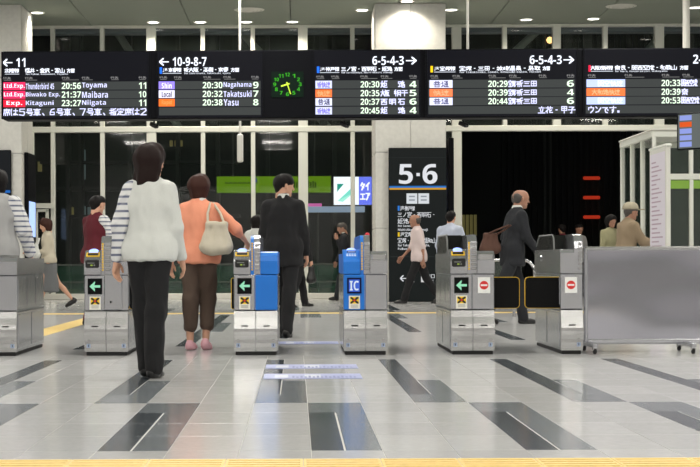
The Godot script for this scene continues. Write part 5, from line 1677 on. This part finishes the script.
func people() -> void:
	var suit := {"name": "suit_jacket", "mat": "black_cloth", "hem": 0.76, "collar": "white_cloth", "loose": 0.016}
	# woman in white, near
	person("woman in white jacket and black trousers walking up to the left gates", stand(149, 11.6), -0.25, {"height": 1.6, "wide": 0.86, "lean": 4, "legs": [[10, 6], [-4, 3]], "arms": [[-14, 16, 14], [6, 10, 20]], "head_turn": -25, "hair": ["long", "hair_red_brown"], "shoe": "heel_black",
		"top": {"name": "jacket", "mat": "white_cloth", "hem": 0.87, "loose": 0.014, "sleeve_mat": "striped_cloth", "sleeve_side": 0}, "bottom": {"name": "trousers", "mat": "black_cloth", "loose": 0.004}})
	# woman in orange with the bag
	var o := person("woman in orange top and brown cropped trousers reaching to the blue gate", stand(199, 15.3), -0.2, {"height": 1.58, "wide": 0.95, "lean": 3, "legs": [[-6, 3], [12, 24]], "arms": [[-8, 20, 8], [10, 46, 55, 0.4]], "head_turn": -12, "hair": ["bob", "hair_brown"], "shoe": "pink_shoe",
		"top": {"name": "knit_top", "mat": "orange_cloth", "hem": 0.86, "sleeve": 0.45, "collar": "white_cloth", "loose": 0.014}, "bottom": {"name": "cropped_trousers", "mat": "brown_cloth", "to": 0.62, "loose": 0.004}})
	var j: Dictionary = o.get_meta("joints")
	bag("cream canvas shoulder bag on the woman in orange", o, Vector3(0.2, 1.0, 0.15), Vector3(0.25, 0.32, 0.1), "cream_cloth", j.shoulder[1] + Vector3(-0.015, 0.055, 0.03), 0.2)
	# man in black suit behind the blue gate
	person("man in black suit seen from behind past the blue gate, face turned right", stand(283, 17.8), -0.2, {"height": 1.71, "wide": 1.04, "legs": [[6, 4], [-8, 4]], "arms": [[2, 8, 12], [8, 8, 20]], "head_turn": -55, "hair": ["short", "hair_dark"], "top": suit, "bottom": {"name": "trousers", "mat": "black_cloth"}})
	o = person("second man in black suit with briefcase, half hidden behind the first", stand(299, 29.7), -0.9, {"height": 1.68, "legs": [[16, 6], [-14, 10]], "arms": [[0, 6, 8], [4, 8, 10]], "hair": ["short", "hair_dark"], "top": suit, "bottom": {"name": "trousers", "mat": "black_cloth"}, "curl": 0.9})
	j = o.get_meta("joints")
	bag("black briefcase in the hand of the second man in black", o, j.wrist[1] + Vector3(0.0, -0.27, -0.02), Vector3(0.1, 0.3, 0.1), "black_leather", j.wrist[1] + Vector3(0, -0.09, -0.02), PI / 2)
	person("small person in white shirt behind the blue gate, dark hair", stand(256, 27.7), -0.3, {"height": 1.55, "wide": 0.95, "legs": [[8, 4], [-8, 6]], "hair": ["bob", "hair_dark"], "top": {"name": "shirt", "mat": "white_cloth", "hem": 0.84}, "bottom": {"name": "trousers", "mat": "charcoal_cloth"}})
	# man with a phone by the glass
	o = person("man in dark suit holding a phone to his face by the glass", stand(346, 34.6), PI * 0.5, {"height": 1.6, "lean": 6, "legs": [[18, 8], [-6, 8]], "arms": [[12, 4, 148], [10, 6, 14]], "head_nod": 12, "hair": ["short", "hair_grey"], "top": suit.merged({"mat": "charcoal_cloth"}, true), "bottom": {"name": "trousers", "mat": "charcoal_cloth"}, "skin": "skin_tan"})
	j = o.get_meta("joints")
	var ph := put(numbered("phone"), box_mesh(Vector3(-0.02, -0.06, -0.008), Vector3(0.02, 0.06, 0.008), 0.004), M.black_plastic, self, o.transform * (j.wrist[0] + j.fore[0] * 0.09 + Vector3(0.03, 0, 0)), Vector3(0.2, PI / 2, 0))
	tag(ph, "black mobile phone held by the man in front of the glass", "phone")
	# men in white shirts before the pillar sign
	person("man in pale pink shirt and black trousers walking past the 5·6 sign", stand(419, 31.8), PI * 0.5, {"height": 1.73, "lean": 5, "legs": [[24, 8], [-20, 14]], "arms": [[-18, 6, 16], [18, 6, 24]], "hair": ["fringe", "hair_grey"], "skin": "skin_tan", "top": {"name": "shirt", "mat": "pale_pink_cloth", "hem": 0.84, "sleeve": 0.0, "loose": 0.02}, "bottom": {"name": "trousers", "mat": "black_cloth"}})
	person("man in pale blue shirt standing behind the gate with the no-entry sticker", stand(450, 29.5), -0.5, {"height": 1.66, "wide": 1.12, "arms": [[6, 12, 16], [10, 14, 20]], "hair": ["short", "hair_dark"], "top": {"name": "shirt", "mat": "pale_blue_cloth", "hem": 0.82, "loose": 0.022}, "bottom": {"name": "trousers", "mat": "black_cloth"}})
	# bald man in the dark suit
	o = person("balding man in dark suit walking right behind the black gate flaps", stand(512, 21.2), -PI * 0.42, {"height": 1.72, "wide": 1.05, "lean": 9, "legs": [[18, 12], [-22, 8]], "arms": [[-14, 8, 20], [12, 8, 24]], "hair": ["fringe", "hair_grey"], "skin": "skin_tan", "top": suit.merged({"mat": "charcoal_cloth"}, true), "bottom": {"name": "trousers", "mat": "charcoal_cloth"}})
	j = o.get_meta("joints")
	bag("brown leather bag at the balding man's back", o, Vector3(0.08, 1.01, 0.32), Vector3(0.22, 0.27, 0.1), "tan_bag", Vector3(0.19, 1.24, 0.1), PI / 2)
	# woman at the far left
	o = person("woman in cream blouse and long grey skirt walking left by the glass", stand(49, 28.4), PI * 0.55, {"height": 1.54, "wide": 0.92, "lean": 4, "legs": [[14, 4], [-22, 20]], "arms": [[10, 6, 80], [-6, 6, 40]], "head_nod": 10, "hair": ["bob", "hair_brown"], "shoe": "heel_black", "top": {"name": "blouse", "mat": "cream_cloth", "hem": 0.9, "sleeve": 0.5}, "bottom": {"name": "skirt", "mat": "grey_cloth", "skirt": true, "to": 0.34}})
	bag("small white bag carried by the woman in the grey skirt", o, Vector3(-0.15, 0.98, -0.22), Vector3(0.24, 0.22, 0.09), "white_cloth", Vector3(-0.14, 1.2, -0.16), 0.3)
	# person in maroon
	person("person in maroon vest with striped sleeves behind the arrow gate", stand(95, 20.9), -0.75, {"height": 1.62, "legs": [[10, 6], [-10, 6]], "arms": [[20, 10, 40], [24, 12, 50]], "head_nod": 6, "hair": ["short", "hair_dark"], "top": {"name": "vest", "mat": "maroon_cloth", "hem": 0.84, "loose": 0.02, "sleeve_mat": "striped_cloth", "sleeve_side": 1}, "bottom": {"name": "trousers", "mat": "maroon_cloth"}})
	# person at the left edge
	person("person in grey knit with yellow and pink bands at the left edge", stand(-4, 16.4), -0.2, {"height": 1.68, "wide": 1.1, "arms": [[5, 8, 12], [8, 20, 18]], "hair": ["bob", "hair_dark"], "top": {"name": "knit_top", "mat": "light_grey_cloth", "hem": 0.8, "loose": 0.03, "band_mat": 1, "bands": [[0.935, 1.01, "mustard_cloth"], [0.84, 0.925, "rose_cloth"]], "sleeve_mat": "striped_cloth", "sleeve_side": 1}, "bottom": {"name": "trousers", "mat": "charcoal_cloth"}})
	# right side, behind the barrier
	o = person("man in beige jacket and cream cap behind the steel barrier", stand(625, 24.4), -PI * 0.4, {"height": 1.6, "wide": 1.15, "lean": 8, "arms": [[12, 10, 30], [30, 8, 60]], "hair": ["short", "hair_grey"], "skin": "skin_tan", "top": {"name": "jacket", "mat": "beige_cloth", "hem": 0.78, "loose": 0.028}, "bottom": {"name": "trousers", "mat": "beige_cloth"}})
	j = o.get_meta("joints")
	var cap := thing("cap", "cream cap with brim on the man in beige", "cap", o.transform * (j.head + Vector3(0, 0.045, 0.0)), o.rotation.y)
	put("crown", net_mesh([nets([bone(Vector3(0, 0.02, -0.02), Vector3(0, 0.015, 0.03), 0.093, 0.097, 0.02)], 0.014, [[Vector3(0, -1, 0), 0.0]])]), M.cap_cloth, cap)
	put("brim", box_mesh(Vector3(-0.08, -0.006, -0.2), Vector3(0.08, 0.008, -0.08), 0.006), M.cap_cloth, cap)
	person("person in dark maroon top, far off behind the end gate", stand(563, 37.6), 0.4, {"height": 1.6, "hair": ["short", "hair_dark"], "skin": "skin_tan", "top": {"name": "top", "mat": "maroon_cloth", "hem": 0.82}, "bottom": {"name": "trousers", "mat": "black_cloth"}})
	person("person in pale shirt, far off right of the end gate", stand(578, 38.4), PI + 0.5, {"height": 1.62, "hair": ["short", "hair_dark"], "skin": "skin_tan", "top": {"name": "shirt", "mat": "light_grey_cloth", "hem": 0.82}, "bottom": {"name": "trousers", "mat": "black_cloth"}})
	person("person in pale yellow top half hidden by the man in beige", stand(610, 31.0), PI + 0.4, {"height": 1.62, "hair": ["bob", "hair_dark"], "skin": "skin_tan", "top": {"name": "top", "mat": "pale_yellow_cloth", "hem": 0.84}, "bottom": {"name": "trousers", "mat": "charcoal_cloth"}})
